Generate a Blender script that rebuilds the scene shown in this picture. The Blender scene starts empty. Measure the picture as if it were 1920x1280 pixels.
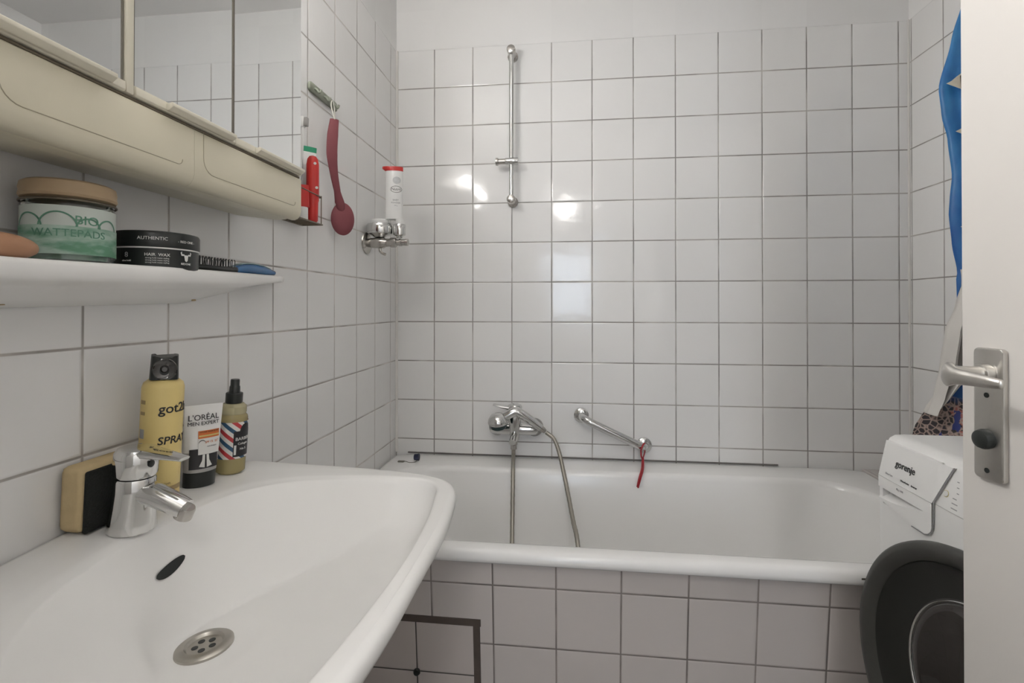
import bpy, bmesh, math, random
from math import pi, sin, cos, sqrt, atan2, radians
from mathutils import Vector, Matrix
random.seed(7)
C = bpy.context.scene.collection
scene = bpy.context.scene

# ---------------------------------------------------------------- camera
CAM = Vector((0.685, -1.913, 1.1118))
cd = bpy.data.cameras.new('camera')
cd.lens = 944.67 / 1920 * 36; cd.sensor_width = 36
cd.shift_y = (569.2 - 640) / 1920
cd.clip_start = 0.02
cam = bpy.data.objects.new('camera', cd); C.objects.link(cam)
cam.location = CAM
cam.rotation_euler = (pi / 2 + 0.00578, 0, 0.1178)
scene.camera = cam
# ---------------------------------------------------------------- world, exposure
w = bpy.data.worlds.new('world'); scene.world = w; w.use_nodes = True
w.node_tree.nodes['Background'].inputs[0].default_value = (0.9, 0.93, 1.0, 1)
w.node_tree.nodes['Background'].inputs[1].default_value = 0.15
scene.view_settings.view_transform = 'Standard'
scene.view_settings.look = 'None'
scene.view_settings.gamma = 1
scene.view_settings.use_curve_mapping = False
scene.view_settings.exposure = 0.22
LAMP_STRENGTH = 60.0      # tube lamp on top of the mirror cabinet
HALL_STRENGTH = 110.0      # globe in the hallway behind the camera
DAY_STRENGTH = 6.0        # window at the far end of the hallway
FILL_STRENGTH = 31.0       # added unseen fill lamp just outside the door
CEIL = 2.33

# ---------------------------------------------------------------- materials
def mat(name, col, rough=0.5, metal=0.0, emit=None, trans=0.0, ior=1.45, spec=0.5, noise=0.0, nscale=60, bump=0.0, coat=0.0, alpha=1.0):
    m = bpy.data.materials.new(name); m.use_nodes = True
    nt = m.node_tree; b = nt.nodes['Principled BSDF']
    b.inputs['Base Color'].default_value = (*col, 1)
    b.inputs['Roughness'].default_value = rough
    b.inputs['Metallic'].default_value = metal
    b.inputs['Transmission Weight'].default_value = trans
    b.inputs['IOR'].default_value = ior
    b.inputs['Specular IOR Level'].default_value = spec
    b.inputs['Coat Weight'].default_value = coat
    if emit:
        b.inputs['Emission Color'].default_value = (*col, 1); b.inputs['Emission Strength'].default_value = emit
    if noise or bump:
        tc = nt.nodes.new('ShaderNodeTexCoord'); n = nt.nodes.new('ShaderNodeTexNoise')
        n.inputs['Scale'].default_value = nscale; n.inputs['Detail'].default_value = 4
        nt.links.new(tc.outputs['Object'], n.inputs['Vector'])
        if noise:
            mx = nt.nodes.new('ShaderNodeMix'); mx.data_type = 'RGBA'
            mx.inputs[6].default_value = (*[c * (1 - noise) for c in col], 1)
            mx.inputs[7].default_value = (*[min(1, c * (1 + noise)) for c in col], 1)
            nt.links.new(n.outputs['Fac'], mx.inputs[0]); nt.links.new(mx.outputs[2], b.inputs['Base Color'])
        if bump:
            bp = nt.nodes.new('ShaderNodeBump'); bp.inputs['Strength'].default_value = 1; bp.inputs['Distance'].default_value = bump
            nt.links.new(n.outputs['Fac'], bp.inputs['Height']); nt.links.new(bp.outputs[0], b.inputs['Normal'])
    return m

class NT:
    def __init__(s, m): s.t = m.node_tree
    def new(s, t, **k):
        n = s.t.nodes.new(t)
        for a, v in k.items(): setattr(n, a, v)
        return n
    def link(s, a, b): s.t.links.new(a, b)
    def m(s, op, a, b=None, c=None):
        n = s.new('ShaderNodeMath', operation=op)
        for i, v in enumerate((a, b, c)):
            if v is None: continue
            if isinstance(v, (int, float)): n.inputs[i].default_value = v
            else: s.link(v, n.inputs[i])
        return n.outputs[0]
    def mix(s, f, a, b):
        n = s.new('ShaderNodeMix', data_type='RGBA')
        for i, v in ((0, f), (6, a), (7, b)):
            if isinstance(v, (int, float)): n.inputs[i].default_value = v
            elif isinstance(v, tuple): n.inputs[i].default_value = (*v, 1)
            else: s.link(v, n.inputs[i])
        return n.outputs[2]

def tile_mat(name, ua, u0, v0, top=9.0, pitch=0.152, grout=0.0036, base=(0.83, 0.825, 0.815), gcol=(0.34, 0.325, 0.305), tilt=0.02, va='Z', rough=0.1, dirt=0.0):
    m = bpy.data.materials.new(name); m.use_nodes = True; g = NT(m)
    b = m.node_tree.nodes['Principled BSDF']
    tc = g.new('ShaderNodeTexCoord'); sx = g.new('ShaderNodeSeparateXYZ'); g.link(tc.outputs['Object'], sx.inputs[0])
    U = g.m('DIVIDE', g.m('SUBTRACT', sx.outputs[ua], u0), pitch)
    V = g.m('DIVIDE', g.m('SUBTRACT', sx.outputs[va], v0), pitch)
    fu = g.m('FRACT', U); fv = g.m('FRACT', V)
    iu = g.m('FLOOR', U); iv = g.m('FLOOR', V)
    du = g.m('MINIMUM', fu, g.m('SUBTRACT', 1, fu)); dv = g.m('MINIMUM', fv, g.m('SUBTRACT', 1, fv))
    d = g.m('MULTIPLY', g.m('MINIMUM', du, dv), pitch)
    plaster = g.m('GREATER_THAN', sx.outputs['Z'], top)
    mr = g.new('ShaderNodeMapRange', interpolation_type='SMOOTHSTEP'); g.link(d, mr.inputs[0])
    mr.inputs[1].default_value = grout * 0.3; mr.inputs[2].default_value = grout * 0.75
    face = g.m('MAXIMUM', mr.outputs[0], plaster)
    cv = g.new('ShaderNodeCombineXYZ'); g.link(iu, cv.inputs[0]); g.link(iv, cv.inputs[1])
    wn = g.new('ShaderNodeTexWhiteNoise', noise_dimensions='2D'); g.link(cv.outputs[0], wn.inputs['Vector'])
    sc = g.new('ShaderNodeSeparateColor'); g.link(wn.outputs['Color'], sc.inputs[0])
    nz = g.new('ShaderNodeTexNoise'); g.link(tc.outputs['Object'], nz.inputs['Vector']); nz.inputs['Scale'].default_value = 2.5; nz.inputs['Detail'].default_value = 2
    wav = g.new('ShaderNodeTexNoise'); g.link(tc.outputs['Object'], wav.inputs['Vector']); wav.inputs['Scale'].default_value = 16; wav.inputs['Detail'].default_value = 2
    bri = g.m('ADD', 0.975, g.m('MULTIPLY', sc.outputs[2], 0.035))
    hsv = g.new('ShaderNodeHueSaturation'); hsv.inputs['Color'].default_value = (*base, 1); g.link(bri, hsv.inputs['Value'])
    gn = g.new('ShaderNodeTexNoise'); g.link(tc.outputs['Object'], gn.inputs['Vector']); gn.inputs['Scale'].default_value = 7; gn.inputs['Detail'].default_value = 5
    gm = g.new('ShaderNodeMapRange'); g.link(gn.outputs['Fac'], gm.inputs[0]); gm.inputs[1].default_value = 0.42; gm.inputs[2].default_value = 0.62
    gc = g.mix(gm.outputs[0], tuple(c * 0.78 for c in gcol), tuple(min(1, c * 1.45) for c in gcol))
    col = g.mix(face, gc, hsv.outputs[0])
    g.link(col, b.inputs['Base Color'])
    ro = g.m('ADD', rough, g.m('MULTIPLY', g.m('SUBTRACT', 1, face), 0.6))
    ro = g.m('ADD', ro, g.m('MULTIPLY', plaster, 0.5))
    g.link(ro, b.inputs['Roughness'])
    nf = g.m('SUBTRACT', 1, plaster)
    sm = g.new('ShaderNodeMapRange', interpolation_type='SMOOTHSTEP'); g.link(d, sm.inputs[0]); sm.inputs[1].default_value = 0.0; sm.inputs[2].default_value = 0.005
    h = g.m('MULTIPLY', g.m('MAXIMUM', sm.outputs[0], plaster), 0.0009)
    tu = g.m('MULTIPLY', g.m('MULTIPLY', g.m('SUBTRACT', sc.outputs[0], 0.5), tilt * pitch), fu)
    tv = g.m('MULTIPLY', g.m('MULTIPLY', g.m('SUBTRACT', sc.outputs[1], 0.5), tilt * pitch), fv)
    h = g.m('ADD', h, g.m('MULTIPLY', g.m('ADD', tu, tv), nf))
    h = g.m('ADD', h, g.m('MULTIPLY', wav.outputs['Fac'], 0.0006))
    bp = g.new('ShaderNodeBump'); bp.inputs['Strength'].default_value = 1; bp.inputs['Distance'].default_value = 1.0
    g.link(h, bp.inputs['Height']); g.link(bp.outputs[0], b.inputs['Normal'])
    return m

M = {}
M['ceramic'] = mat('white_glazed_ceramic', (0.86, 0.855, 0.84), 0.27, noise=0.012, nscale=4)
M['enamel'] = mat('white_bath_enamel', (0.86, 0.855, 0.84), 0.17, noise=0.012, nscale=3)
M['chrome'] = mat('chrome', (0.66, 0.66, 0.65), 0.09, 1.0, noise=0.05, nscale=30)
M['satin'] = mat('satin_aluminium', (0.60, 0.585, 0.555), 0.33, 1.0, noise=0.04, nscale=200)
M['dark_chrome'] = mat('darker_chrome', (0.36, 0.355, 0.34), 0.16, 1.0, noise=0.12, nscale=40)  # chrome with a darker base, for the mixer escutcheons
M['dull_chrome'] = mat('dulled_chrome', (0.52, 0.50, 0.47), 0.25, 1.0, noise=0.15, nscale=60)
M['hose'] = mat('grey_metal_hose', (0.34, 0.32, 0.28), 0.4, 0.7)
M['cream'] = mat('aged_cream_plastic', (0.69, 0.645, 0.51), 0.35, noise=0.05, nscale=7)
M['cream_light'] = mat('cream_plastic_edge', (0.76, 0.72, 0.60), 0.35, noise=0.03, nscale=12)
M['emboss'] = mat('cream_shadow_line', (0.42, 0.38, 0.28), 0.5, noise=0.05)
M['brown_gap_shade'] = mat('brown_gap_shade', (0.16, 0.13, 0.09), 0.7, noise=0.1)
M['door_edge'] = mat('grey_brown_edge', (0.20, 0.18, 0.15), 0.5, noise=0.1)
M['dark_gap'] = mat('dark_gap', (0.10, 0.09, 0.07), 0.7, noise=0.1)
M['mirror'] = mat('mirror_glass', (0.84, 0.85, 0.845), 0.012, 1.0, noise=0.01)
M['paint'] = mat('white_paint', (0.84, 0.83, 0.815), 0.55, noise=0.015, nscale=5, bump=0.0003)
M['doorpaint'] = mat('door_paint', (0.74, 0.715, 0.685), 0.42, noise=0.015, nscale=3)
M['ceiling'] = mat('ceiling_paint', (0.88, 0.87, 0.86), 0.8, noise=0.01, nscale=5)
M['black'] = mat('black_plastic', (0.016, 0.019, 0.018), 0.3, noise=0.1)
M['black_rough'] = mat('black_scourer', (0.012, 0.014, 0.012), 0.95, noise=0.5, nscale=300, bump=0.002)
M['sponge'] = mat('yellow_sponge', (0.60, 0.47, 0.27), 0.95, noise=0.18, nscale=45, bump=0.0015)
M['white_plastic'] = mat('white_plastic', (0.80, 0.80, 0.79), 0.3, noise=0.01)
M['appliance'] = mat('white_appliance', (0.86, 0.86, 0.85), 0.28, noise=0.008, nscale=8)
M['grey_line'] = mat('grey_print', (0.35, 0.35, 0.36), 0.5, noise=0.02)
M['seam'] = mat('pale_seam', (0.55, 0.55, 0.54), 0.5, noise=0.02)
M['print_black'] = mat('black_print', (0.02, 0.02, 0.022), 0.5, noise=0.02)
M['print_white'] = mat('white_print', (0.72, 0.72, 0.70), 0.5, noise=0.02)
M['print_yellow'] = mat('yellow_print', (0.62, 0.52, 0.20), 0.5, noise=0.02)
M['print_tan'] = mat('tan_print', (0.36, 0.26, 0.12), 0.5, noise=0.02)
M['yellow'] = mat('yellow_can', (0.72, 0.57, 0.235), 0.38, noise=0.03, nscale=20)
M['red'] = mat('red_plastic', (0.56, 0.035, 0.03), 0.3, noise=0.05)
M['brush_red'] = mat('dusty_red_silicone', (0.21, 0.058, 0.068), 0.7, noise=0.12, nscale=30)
M['ribbon'] = mat('red_ribbon', (0.40, 0.03, 0.04), 0.7, noise=0.2, nscale=100)
M['green'] = mat('green_plastic', (0.02, 0.27, 0.14), 0.4, noise=0.05)
M['orange'] = mat('orange_print', (0.60, 0.16, 0.04), 0.5, noise=0.03)
M['grey_tube'] = mat('grey_tube', (0.38, 0.37, 0.36), 0.4, noise=0.03)
M['navy'] = mat('navy_plastic', (0.015, 0.02, 0.05), 0.5, noise=0.2)
M['cord'] = mat('grey_cord', (0.22, 0.21, 0.18), 0.8, noise=0.1)
M['white_cord'] = mat('white_cord', (0.70, 0.68, 0.62), 0.8, noise=0.05)
M['wood_handle'] = mat('varnished_wood', (0.44, 0.24, 0.14), 0.4, noise=0.15, nscale=15)
M['bamboo'] = mat('bamboo', (0.42, 0.31, 0.19), 0.5, noise=0.2, nscale=22)
M['hook_stone'] = mat('grey_green_marbled', (0.25, 0.27, 0.215), 0.5, noise=0.55, nscale=38)
M['wire'] = mat('bronze_wire', (0.20, 0.17, 0.13), 0.4, 0.8, noise=0.1)
M['caulk'] = mat('mouldy_caulk', (0.17, 0.16, 0.15), 0.9, noise=0.9, nscale=9)
M['caulk_white'] = mat('pale_caulk', (0.74, 0.72, 0.69), 0.7, noise=0.1, nscale=14)
M['brown_seal'] = mat('dark_brown_seal', (0.095, 0.075, 0.064), 0.8, noise=0.3, nscale=30)
M['bezel'] = mat('graphite_bezel', (0.060, 0.060, 0.055), 0.42, noise=0.05)
M['bezel_dark'] = mat('dark_porthole_funnel', (0.018, 0.019, 0.016), 0.45, noise=0.05)
M['porthole'] = mat('dark_porthole_glass', (0.025, 0.022, 0.02), 0.06, 0.0, spec=0.9, coat=0.6, noise=0.2, nscale=6)
M['steel'] = mat('brushed_steel', (0.45, 0.43, 0.39), 0.35, 1.0, noise=0.1, nscale=80)
M['lampglass'] = mat('lit_opal_glass', (1.0, 0.975, 0.945), 0.3, emit=LAMP_STRENGTH)
M['daylight'] = mat('daylight_pane', (0.75, 0.86, 1.0), 0.5, emit=DAY_STRENGTH)
M['fill_lamp'] = mat('added_fill_glass', (1.0, 0.975, 0.95), 0.3, emit=FILL_STRENGTH)
M['halllamp'] = mat('lit_hall_glass', (1.0, 0.96, 0.93), 0.3, emit=HALL_STRENGTH)
M['glass'] = mat('clear_glass', (0.90, 0.97, 0.94), 0.04, trans=1.0, ior=1.45, noise=0.01)
M['amber'] = mat('amber_lotion', (0.50, 0.42, 0.20), 0.12, trans=0.35, noise=0.04)
M['amber_clear'] = mat('amber_clear_top', (0.60, 0.55, 0.34), 0.1, trans=0.35, noise=0.04)
M['floor'] = tile_mat('grey_floor_tiles', 'X', 0, 0, base=(0.30, 0.28, 0.26), gcol=(0.15, 0.14, 0.13), va='Y', pitch=0.15, rough=0.35)
TT = 2.115
M['tile_back'] = tile_mat('back_wall_tiles', 'X', 0.1540, 1.965, TT, tilt=0.028)
M['tile_left'] = tile_mat('left_wall_tiles', 'Y', -0.0621, 1.965, TT, tilt=0.010, gcol=(0.44, 0.415, 0.39))
M['tile_right'] = tile_mat('right_wall_tiles', 'Y', -0.012, 1.965, TT, tilt=0.010)
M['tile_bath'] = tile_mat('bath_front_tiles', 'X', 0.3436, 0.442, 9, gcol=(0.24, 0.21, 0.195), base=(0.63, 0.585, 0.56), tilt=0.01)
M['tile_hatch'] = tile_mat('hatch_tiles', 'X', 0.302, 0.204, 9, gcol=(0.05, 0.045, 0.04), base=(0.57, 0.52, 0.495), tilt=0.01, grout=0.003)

# ---------------------------------------------------------------- helpers
def link(o, parent=None):
    C.objects.link(o)
    if parent is not None: o.parent = parent
    return o
def obj(name, bm, m, parent=None, smooth=True, ang=35):
    me = bpy.data.meshes.new(name)
    bmesh.ops.recalc_face_normals(bm, faces=bm.faces[:])
    bm.to_mesh(me); bm.free()
    for mm in (m if isinstance(m, (list, tuple)) else [m]): me.materials.append(mm)
    if smooth:
        for p in me.polygons: p.use_smooth = True
        me.set_sharp_from_angle(angle=radians(ang))
    return link(bpy.data.objects.new(name, me), parent)
def thing(name, label, cat, loc=(0, 0, 0), rot=(0, 0, 0), group=None):
    o = bpy.data.objects.new(name, None); o.empty_display_size = 0.03; C.objects.link(o)
    o.location = loc; o.rotation_euler = rot; return tag(o, label, cat, group)
def tag(o, label, cat, group=None):
    o['label'] = label; o['category'] = cat
    if group: o['group'] = group
    return o
def struct(name, bm, m, parent=None, **k):
    o = obj(name, bm, m, parent, **k)
    if parent is None: o['kind'] = 'structure'
    return o
def box(x0, x1, y0, y1, z0, z1, bev=0.0, seg=3, bm=None):
    b = bmesh.new()
    bmesh.ops.create_cube(b, size=1)
    for v in b.verts:
        v.co = Vector((x0 + (v.co.x + .5) * (x1 - x0), y0 + (v.co.y + .5) * (y1 - y0), z0 + (v.co.z + .5) * (z1 - z0)))
    if bev: bmesh.ops.bevel(b, geom=b.edges[:], offset=bev, segments=seg, profile=0.5, affect='EDGES')
    if bm is None: return b
    return merge(bm, b)
def merge(bm, b):
    me = bpy.data.meshes.new('t'); b.to_mesh(me); b.free(); bm.from_mesh(me); bpy.data.meshes.remove(me); return bm
def lathe(prof, seg=40, bm=None, sx=1.0, sy=1.0, mtx=None):
    """prof: list of (r, z); r=0 closes."""
    b = bm or bmesh.new(); rings = []
    for r, z in prof:
        if r < 1e-6:
            co = Vector((0, 0, z)); rings.append([b.verts.new(mtx @ co if mtx else co)])
        else:
            rg = []
            for i in range(seg):
                a = 2 * pi * i / seg; co = Vector((r * cos(a) * sx, r * sin(a) * sy, z)); rg.append(b.verts.new(mtx @ co if mtx else co))
            rings.append(rg)
    for a, c in zip(rings, rings[1:]):
        if len(a) == 1 and len(c) == 1: continue
        for i in range(seg):
            j = (i + 1) % seg
            if len(a) == 1: b.faces.new((a[0], c[i], c[j]))
            elif len(c) == 1: b.faces.new((a[i], a[j], c[0]))
            else: b.faces.new((a[i], a[j], c[j], c[i]))
    return b
def cyl(r, z0, z1, bev=0.0, seg=32, r1=None, bm=None, mtx=None, sx=1, sy=1):
    r1 = r if r1 is None else r1
    if bev: p = [(0, z0), (r - bev, z0), (r - bev * .3, z0 + bev * .3), (r, z0 + bev), (r1, z1 - bev), (r1 - bev * .3, z1 - bev * .3), (r1 - bev, z1), (0, z1)]
    else: p = [(0, z0), (r, z0), (r1, z1), (0, z1)]
    return lathe(p, seg, bm, sx, sy, mtx)
def spline(pts, n=8):
    pts = [Vector(p) for p in pts]; out = []
    P = [pts[0] * 2 - pts[1]] + pts + [pts[-1] * 2 - pts[-2]]
    for i in range(1, len(P) - 2):
        for k in range(n):
            t = k / n
            a, b, c, d = P[i - 1], P[i], P[i + 1], P[i + 2]
            out.append(0.5 * ((2 * b) + (c - a) * t + (2 * a - 5 * b + 4 * c - d) * t * t + (3 * b - a - 3 * c + d) * t ** 3))
    out.append(pts[-1]); return out
def tube(pts, r, seg=12, bm=None, cap=True, sx=1.0):
    b = bm or bmesh.new(); pts = [Vector(p) for p in pts]; n = len(pts); rings = []
    rr = r if isinstance(r, (list, tuple)) else [r] * n
    up = None
    for i, p in enumerate(pts):
        t = (pts[min(i + 1, n - 1)] - pts[max(i - 1, 0)]).normalized()
        if up is None:
            up = t.orthogonal().normalized() if abs(t.z) > .9 else Vector((0, 0, 1))
        s = t.cross(up)
        if s.length < 1e-5: s = t.orthogonal()
        s.normalize(); up = s.cross(t).normalized()
        rings.append([b.verts.new(p + rr[i] * (cos(2 * pi * k / seg) * s * sx + sin(2 * pi * k / seg) * up)) for k in range(seg)])
    for a, c in zip(rings, rings[1:]):
        for k in range(seg): b.faces.new((a[k], a[(k + 1) % seg], c[(k + 1) % seg], c[k]))
    if cap: b.faces.new(rings[0][::-1]); b.faces.new(rings[-1])
    return b
def prism(poly, axis, a0, a1, bev=0.0, seg=2, bm=None):
    """poly of 2D pts in the other two axes (cyclic order), extruded along axis."""
    b = bmesh.new()
    def mk(p, a): return {'X': (a, p[0], p[1]), 'Y': (p[0], a, p[1]), 'Z': (p[0], p[1], a)}[axis]
    v0 = [b.verts.new(mk(p, a0)) for p in poly]; v1 = [b.verts.new(mk(p, a1)) for p in poly]
    n = len(poly); b.faces.new(v0); b.faces.new(v1[::-1])
    for i in range(n): b.faces.new((v0[i], v1[i], v1[(i + 1) % n], v0[(i + 1) % n]))
    bmesh.ops.recalc_face_normals(b, faces=b.faces[:])
    if bev: bmesh.ops.bevel(b, geom=[e for e in b.edges], offset=bev, segments=seg, profile=0.5, affect='EDGES')
    return merge(bm, b) if bm is not None else b
def rrect(x0, x1, y0, y1, r, n=6):
    out = []
    for cx, cy, a in ((x1 - r, y1 - r, 0), (x0 + r, y1 - r, 90), (x0 + r, y0 + r, 180), (x1 - r, y0 + r, 270)):
        for k in range(n + 1):
            t = radians(a + 90 * k / n); out.append((cx + r * cos(t), cy + r * sin(t)))
    return out
def frame(o, ex, ey):
    """matrix with x axis ex, y axis ey, origin o"""
    ex = Vector(ex).normalized(); ez = ex.cross(Vector(ey)).normalized(); ey = ez.cross(ex)
    m = Matrix((ex, ey, ez)).transposed().to_4x4(); m.translation = Vector(o); return m
def text(name, s, size, mp, m, parent=None, ext=0.0002, sxs=1.0, bold=0.0, shear=0.0, sub=False):
    """s typed flat, then every vertex (x,y,z) mapped by mp -> parent space"""
    cu = bpy.data.curves.new(name, 'FONT'); cu.body = s; cu.size = size; cu.extrude = ext; cu.offset = bold
    cu.offset = min(bold, size * .012)
    cu.align_x = 'CENTER'; cu.align_y = 'CENTER'; cu.resolution_u = 3; cu.shear = shear
    o = bpy.data.objects.new(name, cu); C.objects.link(o)
    bpy.context.view_layer.update()
    me = bpy.data.meshes.new_from_object(o.evaluated_get(bpy.context.evaluated_depsgraph_get()))
    bpy.data.objects.remove(o); bpy.data.curves.remove(cu)
    bm = bmesh.new(); bm.from_mesh(me); bpy.data.meshes.remove(me)
    for v in bm.verts:
        p = Vector((v.co.x * sxs, v.co.y, v.co.z)); v.co = mp(p)
    return obj(name, bm, m, parent, smooth=False)
def planemap(mt, off=0.0004): return lambda p: mt @ Vector((p.x, p.y, p.z + off))
def cylmap(r, a0, z, off=0.0005, cx=0, cy=0):
    def f(p):
        a = a0 + p.x / r; R = r + off + p.z; return Vector((cx + R * cos(a), cy + R * sin(a), z + p.y))
    return f
def patch(mp, x0, x1, y0, y1, nx=16, ny=4, th=0.0003):
    """curved sheet with uv, thickness th"""
    b = bmesh.new(); uv = b.loops.layers.uv.new('UVMap'); g = {}
    for k in (0, 1):
        for i in range(nx + 1):
            for j in range(ny + 1):
                g[k, i, j] = b.verts.new(mp(Vector((x0 + (x1 - x0) * i / nx, y0 + (y1 - y0) * j / ny, th * k))))
    def F(vs, uvs):
        f = b.faces.new(vs)
        for l, c in zip(f.loops, uvs): l[uv].uv = c
    for i in range(nx):
        for j in range(ny):
            us = [(i / nx, j / ny), ((i + 1) / nx, j / ny), ((i + 1) / nx, (j + 1) / ny), (i / nx, (j + 1) / ny)]
            F([g[1, i, j], g[1, i + 1, j], g[1, i + 1, j + 1], g[1, i, j + 1]], us)
            F([g[0, i, j + 1], g[0, i + 1, j + 1], g[0, i + 1, j], g[0, i, j]], us[::-1])
    for i in range(nx):
        for j in (0, ny):
            F([g[0, i, j], g[0, i + 1, j], g[1, i + 1, j], g[1, i, j]], [(0, 0)] * 4)
    for j in range(ny):
        for i in (0, nx):
            F([g[0, i, j], g[0, i, j + 1], g[1, i, j + 1], g[1, i, j]], [(0, 0)] * 4)
    return b
def to_cam(x, y): return atan2(CAM.y - y, CAM.x - x)

# ---------------------------------------------------------------- room shell
struct('floor', box(0, 1.86, -2.0, 0, -0.05, 0), M['floor'], smooth=False)
struct('ceiling', box(-0.1, 1.96, -2.1, 0.1, CEIL, CEIL + 0.05), M['ceiling'], smooth=False)
struct('wall_back', box(-0.1, 1.96, 0, 0.1, 0, CEIL), M['tile_back'], smooth=False)
struct('wall_left', box(-0.1, 0, -2.1, 0, 0, CEIL), M['tile_left'], smooth=False)
struct('wall_right', box(1.86, 1.96, -2.1, 0, 0, CEIL), M['tile_right'], smooth=False)
b = box(0, 0.46, -2.1, -2.0, 0, CEIL); box(1.33, 1.86, -2.1, -2.0, 0, CEIL, bm=b); box(0.46, 1.33, -2.1, -2.0, 2.04, CEIL, bm=b)
struct('wall_front', b, M['paint'], smooth=False)
# hallway outside the bathroom door
struct('floor_hall', box(-0.2, 1.7, -6.0, -2.1, -0.05, 0), M['floor'], smooth=False)
struct('ceiling_hall', box(-0.2, 1.7, -6.0, -2.1, 2.45, 2.5), M['ceiling'], smooth=False)
b = box(-0.2, 0.35, -6.1, -6.0, 0, 2.5); box(1.05, 1.7, -6.1, -6.0, 0, 2.5, bm=b); box(0.35, 1.05, -6.1, -6.0, 0, 0.85, bm=b); box(0.35, 1.05, -6.1, -6.0, 2.05, 2.5, bm=b)
struct('wall_hall', b, M['paint'], smooth=False)
wo = struct('window_1', box(0.35, 1.05, -6.1, -6.08, 0.85, 2.05), M['daylight'], smooth=False)
b = box(0.35, 0.39, -6.06, -6.0, 0.85, 2.05); box(1.01, 1.05, -6.06, -6.0, 0.85, 2.05, bm=b); box(0.39, 1.01, -6.06, -6.0, 0.85, 0.89, bm=b); box(0.39, 1.01, -6.06, -6.0, 2.01, 2.05, bm=b); box(0.39, 1.01, -6.05, -6.0, 1.55, 1.59, bm=b)
obj('window_frame', b, M['white_plastic'], wo, smooth=False)
b = box(-0.3, -0.2, -6.0, -2.1, 0, 2.5); box(1.7, 1.8, -6.0, -2.1, 0, 2.5, bm=b); box(-0.2, 1.7, -2.12, -2.1, CEIL, 2.5, bm=b)
struct('wall_hall_sides', b, M['paint'], smooth=False)
# corner mouldings between tiles
struct('trim_1', tube([(0.003, -0.003, 0.545), (0.003, -0.003, TT)], 0.006, 8), M['caulk_white'])
struct('trim_2', tube([(1.857, -0.003, 0.545), (1.857, -0.003, TT)], 0.004, 8), M['caulk_white'])
struct('trim_3', tube([(0.05, -0.002, 0.5435), (1.42, -0.002, 0.5435)], 0.0030, 8), M['caulk'])
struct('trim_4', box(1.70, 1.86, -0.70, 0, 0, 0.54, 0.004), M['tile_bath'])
# tiled bath front, leaning in towards the floor
def panel_y(z): return -0.711 + (0.442 - z) * 0.1036
b = bmesh.new()
vs = [b.verts.new(p) for p in ((0, panel_y(0), 0), (1.86, panel_y(0), 0), (1.86, panel_y(0.52), 0.52), (0, panel_y(0.52), 0.52),
                               (0, panel_y(0) + .03, 0), (1.86, panel_y(0) + .03, 0), (1.86, panel_y(0.52) + .03, 0.52), (0, panel_y(0.52) + .03, 0.52))]
for q in ((0, 1, 2, 3), (7, 6, 5, 4), (0, 4, 5, 1), (3, 2, 6, 7), (0, 3, 7, 4), (1, 5, 6, 2)): b.faces.new([vs[i] for i in q])
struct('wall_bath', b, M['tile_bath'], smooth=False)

# lamps
t = thing('cabinet_lamp', 'long white tube lamp on top of the cream mirror cabinet', 'lamp', (0.001, -1.26, 1.7665))
obj('base', box(0.0, 0.10, -0.28, 0.28, 0, 0.03, 0.004), M['white_plastic'], t)
obj('diffuser', lathe([(0, -0.26), (0.030, -0.26), (0.036, -0.25), (0.036, 0.25), (0.030, 0.26), (0, 0.26)], 28, mtx=frame((0.055, 0, 0.067), (1, 0, 0), (0, 0, -1))), M['lampglass'], t)
t = thing('hall_lamp', 'small round ceiling lamp at the far end of the hallway', 'lamp', (0.70, -4.3, 2.45))
obj('base', cyl(0.06, -0.03, 0, 0.004), M['white_plastic'], t)
obj('shade', lathe([(0, -0.19), (0.04, -0.18), (0.065, -0.15), (0.072, -0.11), (0.06, -0.06), (0.04, -0.03), (0, -0.03)]), M['halllamp'], t)

t = thing('hall_lamp', 'added round fill lamp on the hallway ceiling nearest the bathroom door', 'lamp', (0.90, -2.95, 2.45))  # unseen lamp added to send soft fill through the doorway
obj('base', cyl(0.07, -0.03, 0, 0.004), M['white_plastic'], t)
obj('shade', lathe([(0, -0.16), (0.07, -0.15), (0.12, -0.11), (0.13, -0.07), (0.10, -0.03), (0, -0.03)]), M['fill_lamp'], t)

# ---------------------------------------------------------------- bathtub
def cr_closed(pts, n=10):
    out = []; m = len(pts)
    for i in range(m):
        a, b_, c, d = (Vector(pts[(i + k) % m]) for k in (-1, 0, 1, 2))
        for k in range(n):
            t_ = k / n
            out.append(0.5 * ((2 * b_) + (c - a) * t_ + (2 * a - 5 * b_ + 4 * c - d) * t_ * t_ + (3 * b_ - a - 3 * c + d) * t_ ** 3))
    return out
def ray_r(poly, cx, cy, th):
    dx, dy = cos(th), sin(th); best = None; n = len(poly)
    for i in range(n):
        ax, ay = poly[i][0] - cx, poly[i][1] - cy; bx, by = poly[(i + 1) % n][0] - cx, poly[(i + 1) % n][1] - cy
        ex, ey = bx - ax, by - ay; den = dx * ey - dy * ex
        if abs(den) < 1e-12: continue
        r = (ax * ey - ay * ex) / den; s = (ax * dy - ay * dx) / den
        if r > 0 and -1e-6 <= s <= 1 + 1e-6 and (best is None or r > best): best = r
    return best
TZ = 0.542
t = thing('bathtub', 'white enamelled built-in bathtub along the tiled back wall', 'bathtub', (0, 0, 0))
N = 128; cx, cy = 0.85, -0.41
outer = rrect(0.004, 1.70, -0.748, -0.004, 0.02, 4)
inner = rrect(0.07, 1.60, -0.695, -0.145, 0.16, 10)
def tub_ring(f, z, wi=None):
    out = []
    for i in range(N):
        th = 2 * pi * (i + .5) / N
        x, y = f(th); out.append((x, y, z))
    return out
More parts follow.
